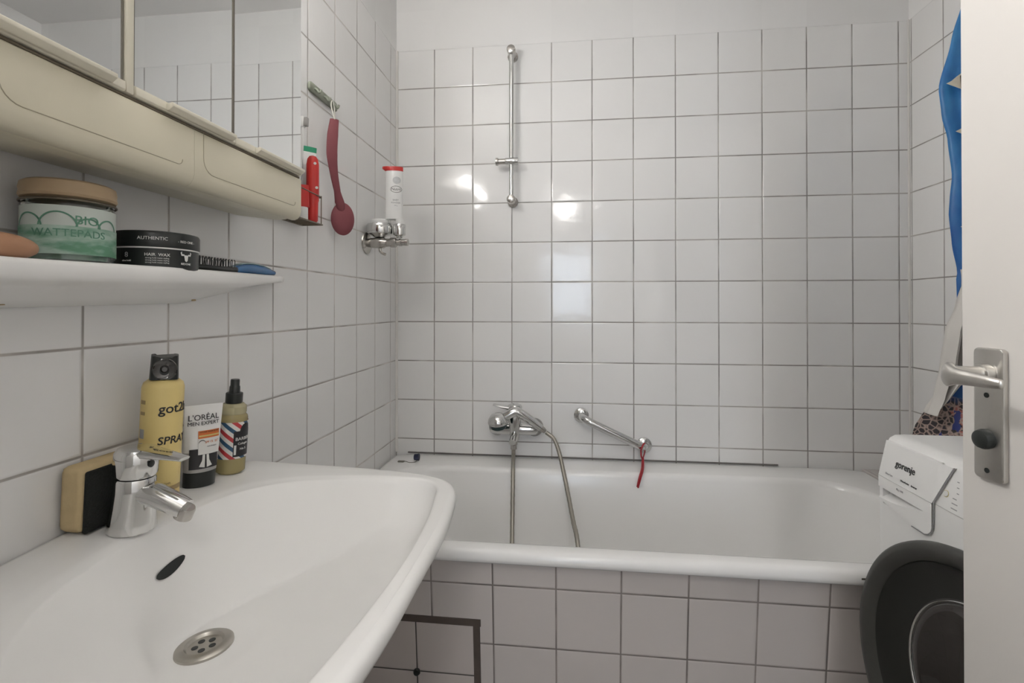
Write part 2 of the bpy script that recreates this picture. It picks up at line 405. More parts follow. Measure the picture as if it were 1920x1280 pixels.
# use matched param rather than pure rays: sample outlines by angle
def Ro(th): r = ray_r(outer, cx, cy, th); return cx + r * cos(th), cy + r * sin(th)
def Ri(th, k=1.0, kx=1.0):
    r = ray_r(inner, cx, cy, th); return cx + r * cos(th) * k * kx, cy + r * sin(th) * k
def inset_o(th, d):
    x, y = Ro(th); l = sqrt((x - cx) ** 2 + (y - cy) ** 2); return x, y, d
b = bmesh.new(); rings = []
def addring(pts): rings.append([b.verts.new(p) for p in pts])
def ringo(shr, z):
    o2 = rrect(0.004 + shr, 1.70 - shr, -0.748 + shr, -0.004 - shr, max(0.02 - shr * .2, 0.008), 4)
    pts = []
    for i in range(N):
        th = 2 * pi * (i + .5) / N; r = ray_r(o2, cx, cy, th); pts.append((cx + r * cos(th), cy + r * sin(th), z))
    return pts
def ringi(g, z, rad=0.16, gx=None):
    gx = g if gx is None else gx
    o2 = rrect(0.07 - gx * .6, 1.60 - (-gx), -0.695 - g, -0.145 + g, max(rad, .02), 10) if False else rrect(0.07 - gx, 1.60 + gx, -0.695 - g, -0.145 + g, rad, 10)
    pts = []
    for i in range(N):
        th = 2 * pi * (i + .5) / N; r = ray_r(o2, cx, cy, th); pts.append((cx + r * cos(th), cy + r * sin(th), z))
    return pts
addring(ringo(0.020, TZ - 0.030)); addring(ringo(0.006, TZ - 0.032)); addring(ringo(0.001, TZ - 0.028)); addring(ringo(0.0, TZ - 0.02)); addring(ringo(0.003, TZ - 0.008)); addring(ringo(0.009, TZ - 0.002)); addring(ringo(0.018, TZ))
addring(ringi(0.014, TZ, 0.17)); addring(ringi(0.006, TZ - 0.002, 0.165)); addring(ringi(0.0, TZ - 0.008)); addring(ringi(-0.004, TZ - 0.02))
addring(ringi(-0.02, TZ - 0.15, 0.155, -0.05)); addring(ringi(-0.045, TZ - 0.30, 0.14, -0.11)); addring(ringi(-0.065, TZ - 0.37, 0.13, -0.16)); addring(ringi(-0.10, TZ - 0.40, 0.12, -0.22)); addring(ringi(-0.17, TZ - 0.405, 0.08, -0.4))
for a, c in zip(rings, rings[1:]):
    for i in range(N): b.faces.new((a[i], a[(i + 1) % N], c[(i + 1) % N], c[i]))
b.faces.new(rings[-1])
obj('tub_shell', b, M['enamel'], t, ang=60)
obj('overflow_cap', cyl(0.03, 0, 0.006, 0.002, mtx=frame((0.085, -0.42, TZ - 0.07), (0, 1, 0), (-.15, 0, 1))), M['chrome'], t)
b = bmesh.new(); prism([(1.302, -0.7490), (1.309, -0.7488), (1.312, -0.7486), (1.306, -0.7485)], 'Z', TZ - 0.016, TZ - 0.012, bm=b)
obj('chip_mark', b, M['dark_gap'], t)

# access hatch
t = thing('access_hatch', 'square tiled inspection hatch with dark brown joint in the bath front', 'hatch', (0.302, panel_y(0.2), 0.042))
def hat(x0, x1, z0, z1, d, th):
    b = bmesh.new(); vs = []
    for dd in (d, d - th):
        for x, z in ((x0, z0), (x1, z0), (x1, z1), (x0, z1)): vs.append(b.verts.new((x - 0.302, panel_y(z) - panel_y(0.2) + dd, z - 0.042)))
    for q in ((4, 5, 6, 7), (3, 2, 1, 0), (0, 1, 5, 4), (1, 2, 6, 5), (2, 3, 7, 6), (3, 0, 4, 7)): b.faces.new([vs[i] for i in q])
    return b
obj('seal_frame', merge(merge(merge(hat(0.140, 0.465, 0.334, 0.352, 0.0, 0.002), hat(0.446, 0.463, 0.045, 0.336, 0.0, 0.002)), hat(0.140, 0.156, 0.045, 0.336, 0.0, 0.002)), hat(0.140, 0.463, 0.042, 0.056, 0.0, 0.002)), M['brown_seal'], t, smooth=False)
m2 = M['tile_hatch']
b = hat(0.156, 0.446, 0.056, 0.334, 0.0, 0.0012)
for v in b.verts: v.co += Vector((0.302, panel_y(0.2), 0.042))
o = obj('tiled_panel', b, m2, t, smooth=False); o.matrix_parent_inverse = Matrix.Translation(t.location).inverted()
obj('knob', lathe([(0, 0.010), (0.007, 0.009), (0.009, 0.005), (0.008, 0), (0, 0)], 16, mtx=frame((0, panel_y(0.204) - panel_y(0.2) - 0.001, 0.162), (1, 0, 0), (0, 0, 1)).copy()), M['black'], t)

# ---------------------------------------------------------------- washbasin
YC = -1.26
def deck(x, y): return .81 - .07 * x - .06 * (sqrt((y - YC) ** 2 + .03 ** 2) - .03)
oh = [(0.0, -0.935), (.03, -0.918), (.085, -0.909), (.155, -0.898), (.242, -0.885), (.33, -0.880), (.385, -0.884), (.433, -0.905), (.462, -0.955), (.476, -1.03), (.489, -1.142), (.4925, -1.26)]
ih = [(.098, -1.26), (.099, -1.203), (.108, -1.105), (.155, -1.018), (.24, -.962), (.33, -.930), (.395, -.928), (.424, -.960), (.437, -1.02), (.453, -1.12), (.464, -1.26)]
def mir(p): return (p[0], 2 * YC - p[1])
OUT = [(0.0, YC)] + oh + [mir(p) for p in oh[:-1][::-1]]
INN = ih + [mir(p) for p in ih[1:-1][::-1]]
ocur = [Vector(p).to_2d() for p in spline([(p[0], p[1], 0) for p in oh], 6)]
OUTC = [(0.0, YC)] + [(p.x, p.y) for p in ocur] + [mir((p.x, p.y)) for p in ocur[:-1][::-1]]
INC = [(p.x, p.y) for p in cr_closed([(p[0], p[1], 0) for p in INN], 6)]
bx, by = 0.26, YC
NB = 216
def rear_x(y):
    best = None; n = len(INC)
    for i in range(n):
        (x0, y0), (x1, y1) = INC[i], INC[(i + 1) % n]
        if (y0 - y) * (y1 - y) <= 0 and y0 != y1:
            x = x0 + (x1 - x0) * (y - y0) / (y1 - y0)
            if best is None or x < best: best = x
    return best if best is not None else 0.33
def bowl_raw(x, y):
    th = atan2(y - by, x - bx); R = ray_r(INC, bx, by, th); rho = min(1, sqrt((x - bx) ** 2 + (y - by) ** 2) / R)
    dy = abs(y + 1.272); xv = 0.152 + 0.60 * (sqrt(dy * dy + .0012) - .02)
    xr = rear_x(y); xv = min(xv, .345); xv = max(xv, xr + .045)
    floor_ = 1.0 - 1.15 * (sqrt(dy * dy + .002) - .0447) - 1.15 * max(0, x - xv)
    q_ = max(0, min(1, (cos(th) + 1) / .6)); q_ = q_ * q_ * (3 - 2 * q_)
    wall = (1 - rho ** (22 - 13 * q_)) ** .8
    if x < xv: wall *= max(0.0, (x - xr) / (xv - xr)) ** .8
    return deck(x, y) - 0.003 - 0.136 * max(floor_, .3) * wall
DX, DY = 0.203, -1.297
DZ = bowl_raw(DX, DY)
DGX = (bowl_raw(DX + .03, DY) - bowl_raw(DX - .03, DY)) / .06 * .5
DGY = (bowl_raw(DX, DY + .03) - bowl_raw(DX, DY - .03)) / .06 * .5
def bowl_z(x, y):
    z = bowl_raw(x, y); d = sqrt((x - DX) ** 2 + (y - DY) ** 2)
    k = max(0, min(1, (.075 - d) / .039)); k = k * k * (3 - 2 * k)
    return z * (1 - k) + (DZ + DGX * (x - DX) + DGY * (y - DY)) * k
t = thing('washbasin', 'wide white ceramic washbasin on the left wall below the mirror cabinet', 'washbasin', (0, YC, 0.8))
T0 = Vector((0, YC, 0.8))
b = bmesh.new(); rings = []
def bring(f): rings.append([b.verts.new(Vector(f(2 * pi * i / NB)) - T0) for i in range(NB)])
def rad(th): return ray_r(INC, bx, by, th), ray_r(OUTC, bx, by, th)
for rho in [.02 + .0245 * k for k in range(38)] + [.945, .96, .972, .982, .99]:
    def f(th, rho=rho):
        ri, ro = rad(th); x, y = bx + ri * rho * cos(th), by + ri * rho * sin(th); return (x, y, bowl_z(x, y))
    bring(f)
def topring(k, dz):
    def f(th):
        ri, ro = rad(th); r = ri + (ro - ri) * k; x, y = bx + r * cos(th), by + r * sin(th); return (x, y, deck(x, y) + dz)
    return f
bring(topring(0.0, -0.004)); bring(topring(0.06, -0.0008)); bring(topring(.16, 0)); bring(topring(.4, 0)); bring(topring(.6, 0))
def edge(inn, dz):
    def f(th):
        ri, ro = rad(th); r = ro - inn; x, y = bx + r * cos(th), by + r * sin(th)
        return (max(x, 0.0005), y, deck(max(x, 0), y) + dz)
    return f
bring(edge(.014, 0)); bring(edge(.007, -.0015)); bring(edge(.002, -.005)); bring(edge(0, -.011)); bring(edge(.001, -.020)); bring(edge(.006, -.030)); bring(edge(.016, -.036))
def under(k, dz):
    def f(th):
        ri, ro = rad(th); r = (ro - .016) * k; x, y = bx + r * cos(th), by + r * sin(th); 
        if x < 0.03: x = 0.0005 if k > .6 else x
        return (x, y, deck(x, y) - .036 - dz)
    return f
bring(under(.93, .028)); bring(under(.80, .085)); bring(under(.6, .135)); bring(under(.3, .155)); bring(under(.1, .157))
for a, c in zip(rings, rings[1:]):
    for i in range(NB): b.faces.new((a[i], a[(i + 1) % NB], c[(i + 1) % NB], c[i]))
b.faces.new(rings[0][::-1]); b.faces.new(rings[-1])
obj('basin', b, M['ceramic'], t, ang=80)
# drain
dx_, dy_ = 0.203, -1.297
dz_ = bowl_z(dx_, dy_)
e = .02
nrm = Vector((-(bowl_z(dx_ + e, dy_) - bowl_z(dx_ - e, dy_)) / (2 * e), -(bowl_z(dx_, dy_ + e) - bowl_z(dx_, dy_ - e)) / (2 * e), 1)).normalized()
mt = frame(Vector((dx_, dy_, dz_)) - T0, nrm.orthogonal(), nrm.cross(nrm.orthogonal()))
dr = obj('drain', lathe([(0, .0022), (.0205, .0022), (.0215, .0030), (.0235, .0058), (.031, .0052), (.0345, .0028), (.0352, -.004), (0, -.005)], 40, mtx=mt), M['steel'], t)
b = bmesh.new()
for k in range(5):
    a = 2 * pi * k / 5 + .5
    cyl(.0042, .0018, .0026, seg=14, bm=b, mtx=mt @ Matrix.Translation((.011 * cos(a), .011 * sin(a), 0)))
obj('drain_hole', b, M['black'], dr)
# overflow slot in the rear wall of the bowl
b = bmesh.new(); ys = []
for i in range(25):
    s = -1 + 2 * i / 24; y = -1.260 + .026 * s
    for k in (1, -1):
        hh = sqrt(max(0, 1 - s * s)) * .0040 * (1 if k > 0 else .85)
        xx = 0.121 - k * hh * .8
        ys.append((xx, y))
g = []
for i in range(25):
    a, c = ys[2 * i], ys[2 * i + 1]
    row = []
    for q in range(5):
        x = a[0] + (c[0] - a[0]) * q / 4; y = a[1]; row.append(b.verts.new(Vector((x + .0016, y, bowl_z(x, y) + .0012)) - T0))
    g.append(row)
for i in range(24):
    for q in range(4): b.faces.new((g[i][q], g[i + 1][q], g[i + 1][q + 1], g[i][q + 1]))
bmesh.ops.remove_doubles(b, verts=b.verts[:], dist=1e-6)
obj('overflow_slot', b, M['black'], t)

# ---------------------------------------------------------------- basin tap
bx0, by0 = 0.078, -1.278
t = thing('basin_tap', 'chrome single-lever tap standing on the washbasin beside the sponge', 'tap', (bx0, by0, deck(bx0, by0)), (0, radians(4), 0))
sc_ = 1.0
obj('body', lathe([(0, 0), (.0285, 0), (.0290, .002), (.0282, .012), (.0262, .035), (.0250, .055), (.0248, .070), (.0235, .0725), (0, .0725)], 40), M['chrome'], t)
b = bmesh.new()
sp = spline([(0.006, .000, .052), (.025, .001, .051), (.045, .002, .045), (.065, .003, .038), (.076, .0035, .034)], 6)
tube(sp, [.0165 - .004 * i / len(sp) for i in range(len(sp))], 20, bm=b, sx=1.15)
spo = obj('spout', b, M['chrome'], t, ang=50)
mt = frame((.0935, .0043, .0245), (0, 1, 0), (.9, 0, .45))
obj('aerator', lathe([(0, .010), (.0105, .010), (.0118, .007), (.0118, -.006), (.0095, -.0075), (.0085, -.005), (0, -.005)], 28, mtx=frame((.0745, .0036, .0285), (0, 1, 0), (-.93, 0, .36))), M['dull_chrome'], spo)
hd = obj('lever_head', lathe([(0, .0745), (.0245, .0745), (.0262, .078), (.0268, .095), (.0262, .106), (.0225, .112), (.012, .1145), (0, .115)], 40), M['chrome'], t)
b = bmesh.new(); lv = []
for i in range(13):
    s = i / 12; x = .002 + .070 * s; zt = .1140 - .004 * s - .004 * s * s; wd = .021 - .011 * s; th_ = .014 - .010 * s
    ring = []
    for k in range(16):
        a = 2 * pi * k / 16; cc, ss = cos(a), sin(a)
        ring.append(b.verts.new((x, wd * (abs(cc) ** .6) * (1 if cc > 0 else -1), zt - th_ / 2 + th_ / 2 * (abs(ss) ** .7) * (1 if ss > 0 else -1))))
    lv.append(ring)
for a, c in zip(lv, lv[1:]):
    for k in range(16): b.faces.new((a[k], a[(k + 1) % 16], c[(k + 1) % 16], c[k]))
b.faces.new(lv[0]); b.faces.new(lv[-1])
obj('lever', b, M['chrome'], hd, ang=50)
obj('indicator', cyl(.005, .0262, .0275, .0004, seg=16, mtx=Matrix.Translation((0, -.004, .094)) @ Matrix.Rotation(radians(90), 4, 'Y')), M['black'], hd)

# ---------------------------------------------------------------- sponge
z0 = deck(.02, -1.29) + .001
t = thing('sponge', 'worn yellow sponge with black scouring side standing between tap and tiles', 'sponge', (.023, -1.316, z0), (0, radians(3), 0))
b = box(-.021, .014, 0, .085, 0, .088, .009, 4)
for v in b.verts: v.co += Vector((random.uniform(-1, 1), random.uniform(-1, 1), random.uniform(0, 1))) * .0008
obj('foam', b, M['sponge'], t, ang=60)
obj('scourer', box(.0142, .0215, .002, .083, .001, .084, .003, 3), M['black_rough'], t)

# ---------------------------------------------------------------- yellow spray can
def stand(name, label, cat, x, y, lean=3.6, group=None, rz=0.0, dz=0.0):
    return thing(name, label, cat, (x, y, deck(x, y) + dz), (0, radians(lean), 0), group)
x, y = .040, -1.192
t = stand('spray_bottle', 'tall yellow styling spray bottle with black cap behind the basin tap', 'bottle', x, y, 3.0, dz=.002)
R = .0282; H = .1925
obj('bottle_body', lathe([(0, 0), (R - .004, 0), (R - .001, .002), (R, .006), (R, H - .012), (R - .002, H - .005), (R - .008, H), (R - .012, H + .001), (0, H + .001)], 48), M['yellow'], t)
ac = to_cam(x, y)
# cap: square-ish black block with a round concave spray front
b = bmesh.new()
capm = Matrix.Translation((0, 0, H + .001)) @ Matrix.Rotation(ac, 4, 'Z')
CR = .0205
pr = []
for k in range(40):
    a = 2 * pi * k / 40; r = CR * (1 / max(abs(cos(a)) ** 6 + abs(sin(a)) ** 6, 1e-6)) ** (1 / 6) * .93
    pr.append((r * cos(a), r * sin(a)))
lo = [b.verts.new(capm @ Vector((p[0], p[1], 0))) for p in pr]
hi = [b.verts.new(capm @ Vector((p[0] * .93, p[1] * .93, .0335 + (.003 if abs(p[1]) > .012 else 0)))) for p in pr]
for k in range(40): b.faces.new((lo[k], lo[(k + 1) % 40], hi[(k + 1) % 40], hi[k]))
b.faces.new(lo[::-1]); b.faces.new(hi)
cap = obj('cap', b, M['black'], t, ang=30)
mt = capm @ frame((CR * .945, 0, .0165), (0, 1, 0), (0, 0, 1))
obj('spray_ring', lathe([(.0165, -.002), (.0168, .0012), (.0155, .0018), (.0125, -.0002), (.006, -.001), (.0035, .0018), (0, .002), (0, -.002)], 32, mtx=mt), M['porthole'], cap)
text('lettering', 'got2b', .0205, cylmap(R, ac + .66, .150), M['print_black'], t, bold=.0003)
text('lettering', 'SPRAY', .0165, cylmap(R, ac + .66, .101), M['print_black'], t, bold=.0005, shear=.1)
text('lettering', 'volume', .0075, cylmap(R, ac + .25, .075), M['print_tan'], t)
text('lettering', 'fixation', .0065, cylmap(R, ac + .2, .035), M['print_tan'], t)
b = patch(cylmap(R, ac + .2, .026, .0003), -.022, .03, -.0035, .0035); obj('printed_band', b, M['print_tan'], t)
for i, (zz, hh) in enumerate(((.160, .006), (.143, .005), (.112, .014))):
    obj('printed_icon', patch(cylmap(R, ac - 1.05, zz, .0003), -.005, .005, -hh / 2, hh / 2), M['print_tan'] if i < 2 else M['grey_line'], t)

# ---------------------------------------------------------------- squeeze tube (on its cap)
x, y = .036, -1.099
ex = Vector((.50, .866, 0)).normalized(); ny = Vector((.866, -.50, 0))
t = thing('cream_tube', 'white and black face cream tube standing on its cap between the two bottles', 'tube', (x, y, deck(x, y) + .0015), (0, radians(4), 0))
def tube_body(w0, w1, d0, d1, z0, z1, ex, ny, n=12, seg=32, mtl=None):
    b = bmesh.new(); rs = []
    for i in range(n + 1):
        s = i / n; w = w0 + (w1 - w0) * s; d = d0 + (d1 - d0) * s ** 1.1; z = z0 + (z1 - z0) * s
        rs.append([b.verts.new(ex * (w * cos(2 * pi * k / seg)) + ny * (d * sin(2 * pi * k / seg)) + Vector((0, 0, z))) for k in range(seg)])
    for a, c in zip(rs, rs[1:]):
        for k in range(seg): b.faces.new((a[k], a[(k + 1) % seg], c[(k + 1) % seg], c[k]))
    b.faces.new(rs[0][::-1]); b.faces.new(rs[-1]); return b
obj('cap', merge(tube_body(.0255, .026, .0175, .018, 0, .024, ex, ny, 2), tube_body(.026, .026, .018, .018, .024, .026, ex, ny, 1)), M['black'], t)
obj('lower_body', tube_body(.0262, .0285, .018, .0135, .026, .060, ex, ny, 6), M['grey_tube'], t)
obj('tube_body', tube_body(.0285, .0315, .0135, .0008, .060, .140, ex, ny, 12), M['white_plastic'], t)
def tfm(z):  # front surface frame at height z
    s = (z - .060) / .08
    d = .0135 + (.0008 - .0135) * max(0, s) ** 1.1 if s > 0 else .0135 + .0045 * (-s) / .425
    return d
def tmap(p, off=.0008):
    z = p.y; d = tfm(z); w = .030; q = max(-.97, min(.97, p.x / w))
    return ex * p.x + ny * (d * sqrt(1 - q * q) + off + p.z) + Vector((0, 0, z))
def tm(dx, z, off=.0008): return lambda p: tmap(Vector((p.x + dx, p.y + z, p.z)), off)
text('lettering', "L'ORÉAL", .0135, tm(-.001, .1185, .0013), M['print_black'], t, sxs=.98)
text('lettering', 'MEN EXPERT', .0088, tm(-.001, .1085, .0013), M['print_black'], t)
obj('orange_panel', patch(lambda p: tmap(Vector((p.x, p.y, p.z)), .0006), -.010, .025, .083, .096, 12, 3), M['orange'], t)
obj('white_panel', patch(lambda p: tmap(Vector((p.x, p.y, p.z)), .0006), -.010, .025, .056, .083, 12, 4), M['print_white'], t)
obj('pale_stripe', patch(lambda p: tmap(Vector((p.x, p.y, p.z)), .0011), -.009, .025, .086, .0885, 12, 1), M['print_yellow'], t)
text('lettering', 'HYDRA ENERGETIC', .0036, tm(.008, .0935, .0012), M['print_black'], t)
text('lettering', 'SPF 15  25°', .005, tm(.012, .076, .0012), M['orange'], t)
text('lettering', 'anti-fatigue', .0036, tm(.012, .069, .0012), M['grey_line'], t)
obj('printed_arc', patch(lambda p: tmap(Vector((-.004 + .0055 * cos(p.x), .0745 + .0055 * sin(p.x) + p.y, p.z)), .0012), .3, 2.9, -.0006, .0006, 16, 1), M['print_black'], t)
obj('black_panel', patch(lambda p: tmap(Vector((p.x, p.y, p.z)), .0002), -.0225, .0225, .032, .066, 18, 4), M['print_black'], t)
b = bmesh.new()
for sgn in (-1, 1):
    pp = [(.0012, .0555), (.0050, .0555), (.0058, .046), (.0105, .036), (.0018, .034)]
    vs = [b.verts.new(tmap(Vector((sgn * q[0] + .002, q[1], .0003)), .0006)) for q in pp]; vb = [b.verts.new(tmap(Vector((sgn * q[0] + .002, q[1], 0)), .0003)) for q in pp]
    b.faces.new(vs); b.faces.new(vb[::-1])
    for k in range(5): b.faces.new((vs[k], vs[(k + 1) % 5], vb[(k + 1) % 5], vb[k]))
obj('printed_figure', b, M['print_white'], t)

# ---------------------------------------------------------------- barber bottle
x, y = .033, -1.014
t = stand('lotion_bottle', 'small amber lotion bottle with black pump and red, white and blue striped label', 'bottle', x, y, 3.5, dz=.0015)
R = .0258
obj('bottle_body', lathe([(0, 0), (R - .004, 0), (R, .004), (R, .104), (R - .001, .108), (R - .004, .112), (0, .112)], 40), M['amber'], t)
obj('shoulder', lathe([(R - .004, .1122), (R - .003, .115), (R - .003, .126), (R - .008, .131), (.012, .132), (0, .132)], 40), M['amber_clear'], t)
pu = obj('pump_collar', lathe([(0, .1322), (.0145, .1322), (.0150, .134), (.0150, .150), (.0138, .1515), (0, .1515)], 28), M['black'], t)
obj('pump_head', lathe([(0, .1515), (.0098, .1515), (.0092, .163), (.0080, .165), (.0080, .175), (.0072, .177), (0, .177)], 24), M['black'], pu)
ac = to_cam(x, y)
m = bpy.data.materials.new('barber_stripes'); m.use_nodes = True; g = NT(m); bs = m.node_tree.nodes['Principled BSDF']
uvn = g.new('ShaderNodeUVMap'); sx_ = g.new('ShaderNodeSeparateXYZ'); g.link(uvn.outputs[0], sx_.inputs[0])
vv = g.m('FRACT', g.m('ADD', g.m('MULTIPLY', sx_.outputs[1], 2.0), g.m('MULTIPLY', sx_.outputs[0], 2.4)))
c1 = g.mix(g.m('GREATER_THAN', vv, .25), (.45, .04, .045), (.72, .70, .66))
c2 = g.mix(g.m('GREATER_THAN', vv, .5), c1, (.03, .09, .17)); c3 = g.mix(g.m('GREATER_THAN', vv, .75), c2, (.72, .70, .66))
g.link(c3, bs.inputs['Base Color']); bs.inputs['Roughness'].default_value = .4
obj('striped_label', patch(cylmap(R, ac + .35, .066, .0004), -.052, .045, -.036, .033, 40, 4), m, t)
obj('black_label', patch(cylmap(R, ac + .75, .060, .0009), -.017, .024, -.026, .022, 20, 4), M['print_black'], t)
obj('label_crest', patch(lambda p: cylmap(R, ac + .95, .080, .0009)(Vector((p.x * sqrt(max(0, 1 - (p.y / .016) ** 2)), p.y, p.z))), -.012, .012, 0, .0158, 14, 6), M['print_black'], t)
text('lettering', 'BARBER', .0085, cylmap(R, ac + .78, .067, .0014), M['print_white'], t)
text('lettering', 'Cologne', .006, cylmap(R, ac + .78, .058, .0014), M['print_white'], t)
text('lettering', 'No 5', .006, cylmap(R, ac + .78, .048, .0014), M['print_white'], t)
obj('printed_lamp', patch(cylmap(R, ac + .22, .047, .0014), -.0018, .0018, -.009, .009, 4, 2), M['print_white'], t)

# ---------------------------------------------------------------- porcelain shelf
t = thing('wall_shelf', 'white porcelain wall shelf between mirror cabinet and washbasin', 'shelf', (0, -1.2, 1.17))
SH = []
def shelf_x(y):  # front edge
    if y < -1.26: return .122
    s = (y + 1.26) / .46; return max(.122 - .085 * s ** 1.2, .0)
ysamp = [-1.74 + .02 * i for i in range(45)] + [-.845, -.833, -.825, -.821]
def zt(y): return 1.163 + .018 * max(0, min(1, (y + 1.45) / .65))
b = bmesh.new(); prs = []
for y in ysamp:
    X = shelf_x(y)
    e2 = max(0.0, min(1, (-.819 - y) / .05)); X = max(X * sqrt(1 - (1 - e2) ** 2), .004)
    if y < -1.70: X *= sqrt(max(.01, 1 - ((-1.70 - y) / .045) ** 2))
    k = X / .122; z = zt(y); dep = .055 * (.25 + .75 * min(1, max(0, (-.84 - y) / .26)))
    lip = min(.018, dep * .4)
    pr_ = [(0.0005, z - .004), (X * .8, z - .004), (X * .93, z), (X * .985, z - .001), (X, z - .006), (X * .995, z - lip), (X * .96, z - lip - .006), (X * .75, z - lip - .014 * k), (X * .45, z - dep * .80), (X * .12, z - dep * .98), (0.0005, z - dep)]
    prs.append([b.verts.new((px, y + 1.2, pz - 1.17)) for px, pz in pr_])
n = len(prs[0])
for a, c in zip(prs, prs[1:]):
    for k in range(n): b.faces.new((a[k], a[(k + 1) % n], c[(k + 1) % n], c[k]))
b.faces.new(prs[0]); b.faces.new(prs[-1][::-1])
obj('shelf_body', b, M['ceramic'], t, ang=70)
for yy in (-1.105, -1.405):
    obj('screw_hole', cyl(.0022, -.004, .0005, seg=16, sx=2.2, mtx=frame((.030, yy + 1.2, zt(yy) - 1.17 - .0502), (0, 1, 0), (.97, 0, .24))), M['print_tan'], t)
SZ = lambda y: zt(y) - .004

# glass jar with bamboo lid
x, y = .056, -1.348
t = thing('glass_jar', 'clear glass jar with bamboo lid and green cloud-edged label on the shelf', 'jar', (x, y, SZ(y) + .0005))
R = .0455
obj('glass', lathe([(0, 0), (R - .003, 0), (R, .004), (R, .072), (R - .002, .078), (R - .004, .080), (R - .007, .080), (R - .005, .077), (R - .003, .070), (R - .003, .006), (R - .006, .004), (0, .004)], 56), M['glass'], t)
m = bpy.data.materials.new('green_cotton_label'); m.use_nodes = True; g = NT(m); bs = m.node_tree.nodes['Principled BSDF']
tc = g.new('ShaderNodeTexCoord'); nz = g.new('ShaderNodeTexNoise'); nz.inputs['Scale'].default_value = 28; nz.inputs['Detail'].default_value = 5
mp_ = g.new('ShaderNodeMapping'); mp_.inputs['Scale'].default_value = (1, 1, 2.6); g.link(tc.outputs['Object'], mp_.inputs[0]); g.link(mp_.outputs[0], nz.inputs['Vector'])
mr = g.new('ShaderNodeMapRange'); g.link(nz.outputs['Fac'], mr.inputs[0]); mr.inputs[1].default_value = .38; mr.inputs[2].default_value = .62
g.link(g.mix(mr.outputs[0], (.11, .27, .17), (.40, .53, .46)), bs.inputs['Base Color']); bs.inputs['Roughness'].default_value = .6
M['label_green'] = m
ac = to_cam(x, y)
M['label_pale'] = mat('pale_label', (.55, .60, .56), .5, noise=.06, nscale=20)
M['label_line'] = mat('green_line', (.10, .25, .17), .5, noise=.05)
obj('contents', lathe([(0, .005), (R - .008, .005), (R - .0075, .030), (R - .0075, .066), (R - .012, .070), (0, .071)], 40), M['label_green'], t)
obj('label', patch(cylmap(R, ac, .0, .0004), -.075, .075, .012, .070, 56, 4), M['label_pale'], t)
lb = obj('label_field', patch(cylmap(R, ac, .0, .0009), -.075, .075, .012, .046, 56, 3), M['label_green'], t)
for k, (cx_, rr_) in enumerate(((-.042, .016), (-.011, .018), (.018, .012), (.041, .013))):
    def arc(p, cx_=cx_, rr_=rr_): return cylmap(R, ac, 0, .0012)(Vector((cx_ + (rr_ + p.y) * cos(p.x), .044 + (rr_ + p.y) * sin(p.x), p.z)))
    obj('cloud_line', patch(arc, .1, 3.04, -.0009, .0009, 20, 1), M['label_line'], t)
text('lettering', 'BIO', .015, cylmap(R, ac + .36, .053, .0013), M['label_line'], t)
text('lettering', 'WATTEPADS', .0125, cylmap(R, ac, .037, .0014), M['label_line'], t)
lid = obj('lid', lathe([(0, .0802), (R - .004, .0802), (R + .001, .082), (R + .0025, .085), (R + .0015, .0905), (R + .0022, .093), (R + .001, .100), (R - .003, .1025), (0, .1025)], 56), M['bamboo'], t)
obj('wire_clip', tube([(cos(a) * (R + .0012), sin(a) * (R + .0012), .0775) for a in [2 * pi * i / 48 for i in range(49)]], .0014, 8), M['wire'], t)

# black wax tin
x, y = .0645, -1.2235
t = thing('wax_tin', 'flat black hair wax tin with a white ring line and bull emblem on the shelf', 'tin', (x, y, SZ(y) + .0005))
R = .0555; ac = to_cam(x, y)
obj('tin_body', lathe([(0, 0), (R - .003, 0), (R - .001, .002), (R - .001, .0285), (0, .0285)], 56), M['black'], t)
obj('white_ring', lathe([(R - .003, .0286), (R - .0003, .0286), (R - .0003, .0305), (R - .003, .0305)], 56), M['print_white'], t)
obj('tin_lid', lathe([(0, .0306), (R, .0306), (R + .0005, .032), (R + .0005, .050), (R - .001, .053), (R - .005, .054), (0, .054)], 56), M['black'], t)
text('lettering', 'AUTHENTIC', .0065, cylmap(R, ac - .08, .0425, .0009), M['print_white'], t)
text('lettering', '- RED ONE -', .005, cylmap(R, ac + .72, .0405, .0009), M['print_white'], t)
text('lettering', 'HAIR  WAX', .0058, cylmap(R, ac + .02, .0195, .0004), M['print_white'], t, bold=.0003)
for k in range(3): text('lettering', 'strong hold matte styling', .0028, cylmap(R, ac + .02, .0148 - k * .0032, .0004), M['print_white'], t)
text('lettering', '8', .010, cylmap(R, ac - .66, .0185, .0004), M['grey_line'], t)
text('lettering', 'ultra hold', .0032, cylmap(R, ac - .66, .0105, .0004), M['print_white'], t)
# bull head emblem
b = bmesh.new(); em = cylmap(R, ac + .70, .0185, .0004)
for poly in ([(-.0035, .003), (.0035, .003), (.0022, -.005), (0, -.0068), (-.0022, -.005)], [(-.003, .002), (-.0075, .0018), (-.0088, .0062), (-.0068, .0082), (-.0066, .0045), (-.003, .0042)], [(.003, .002), (.003, .0042), (.0066, .0045), (.0068, .0082), (.0088, .0062), (.0075, .0018)]):
    a_ = [b.verts.new(em(Vector((p[0], p[1], .0003)))) for p in poly]; b.faces.new(a_)
obj('bull_emblem', b, M['print_white'], t)
text('lettering', 'REDONE', .004, cylmap(R, ac + .70, .0085, .0004), M['print_white'], t, bold=.0002)

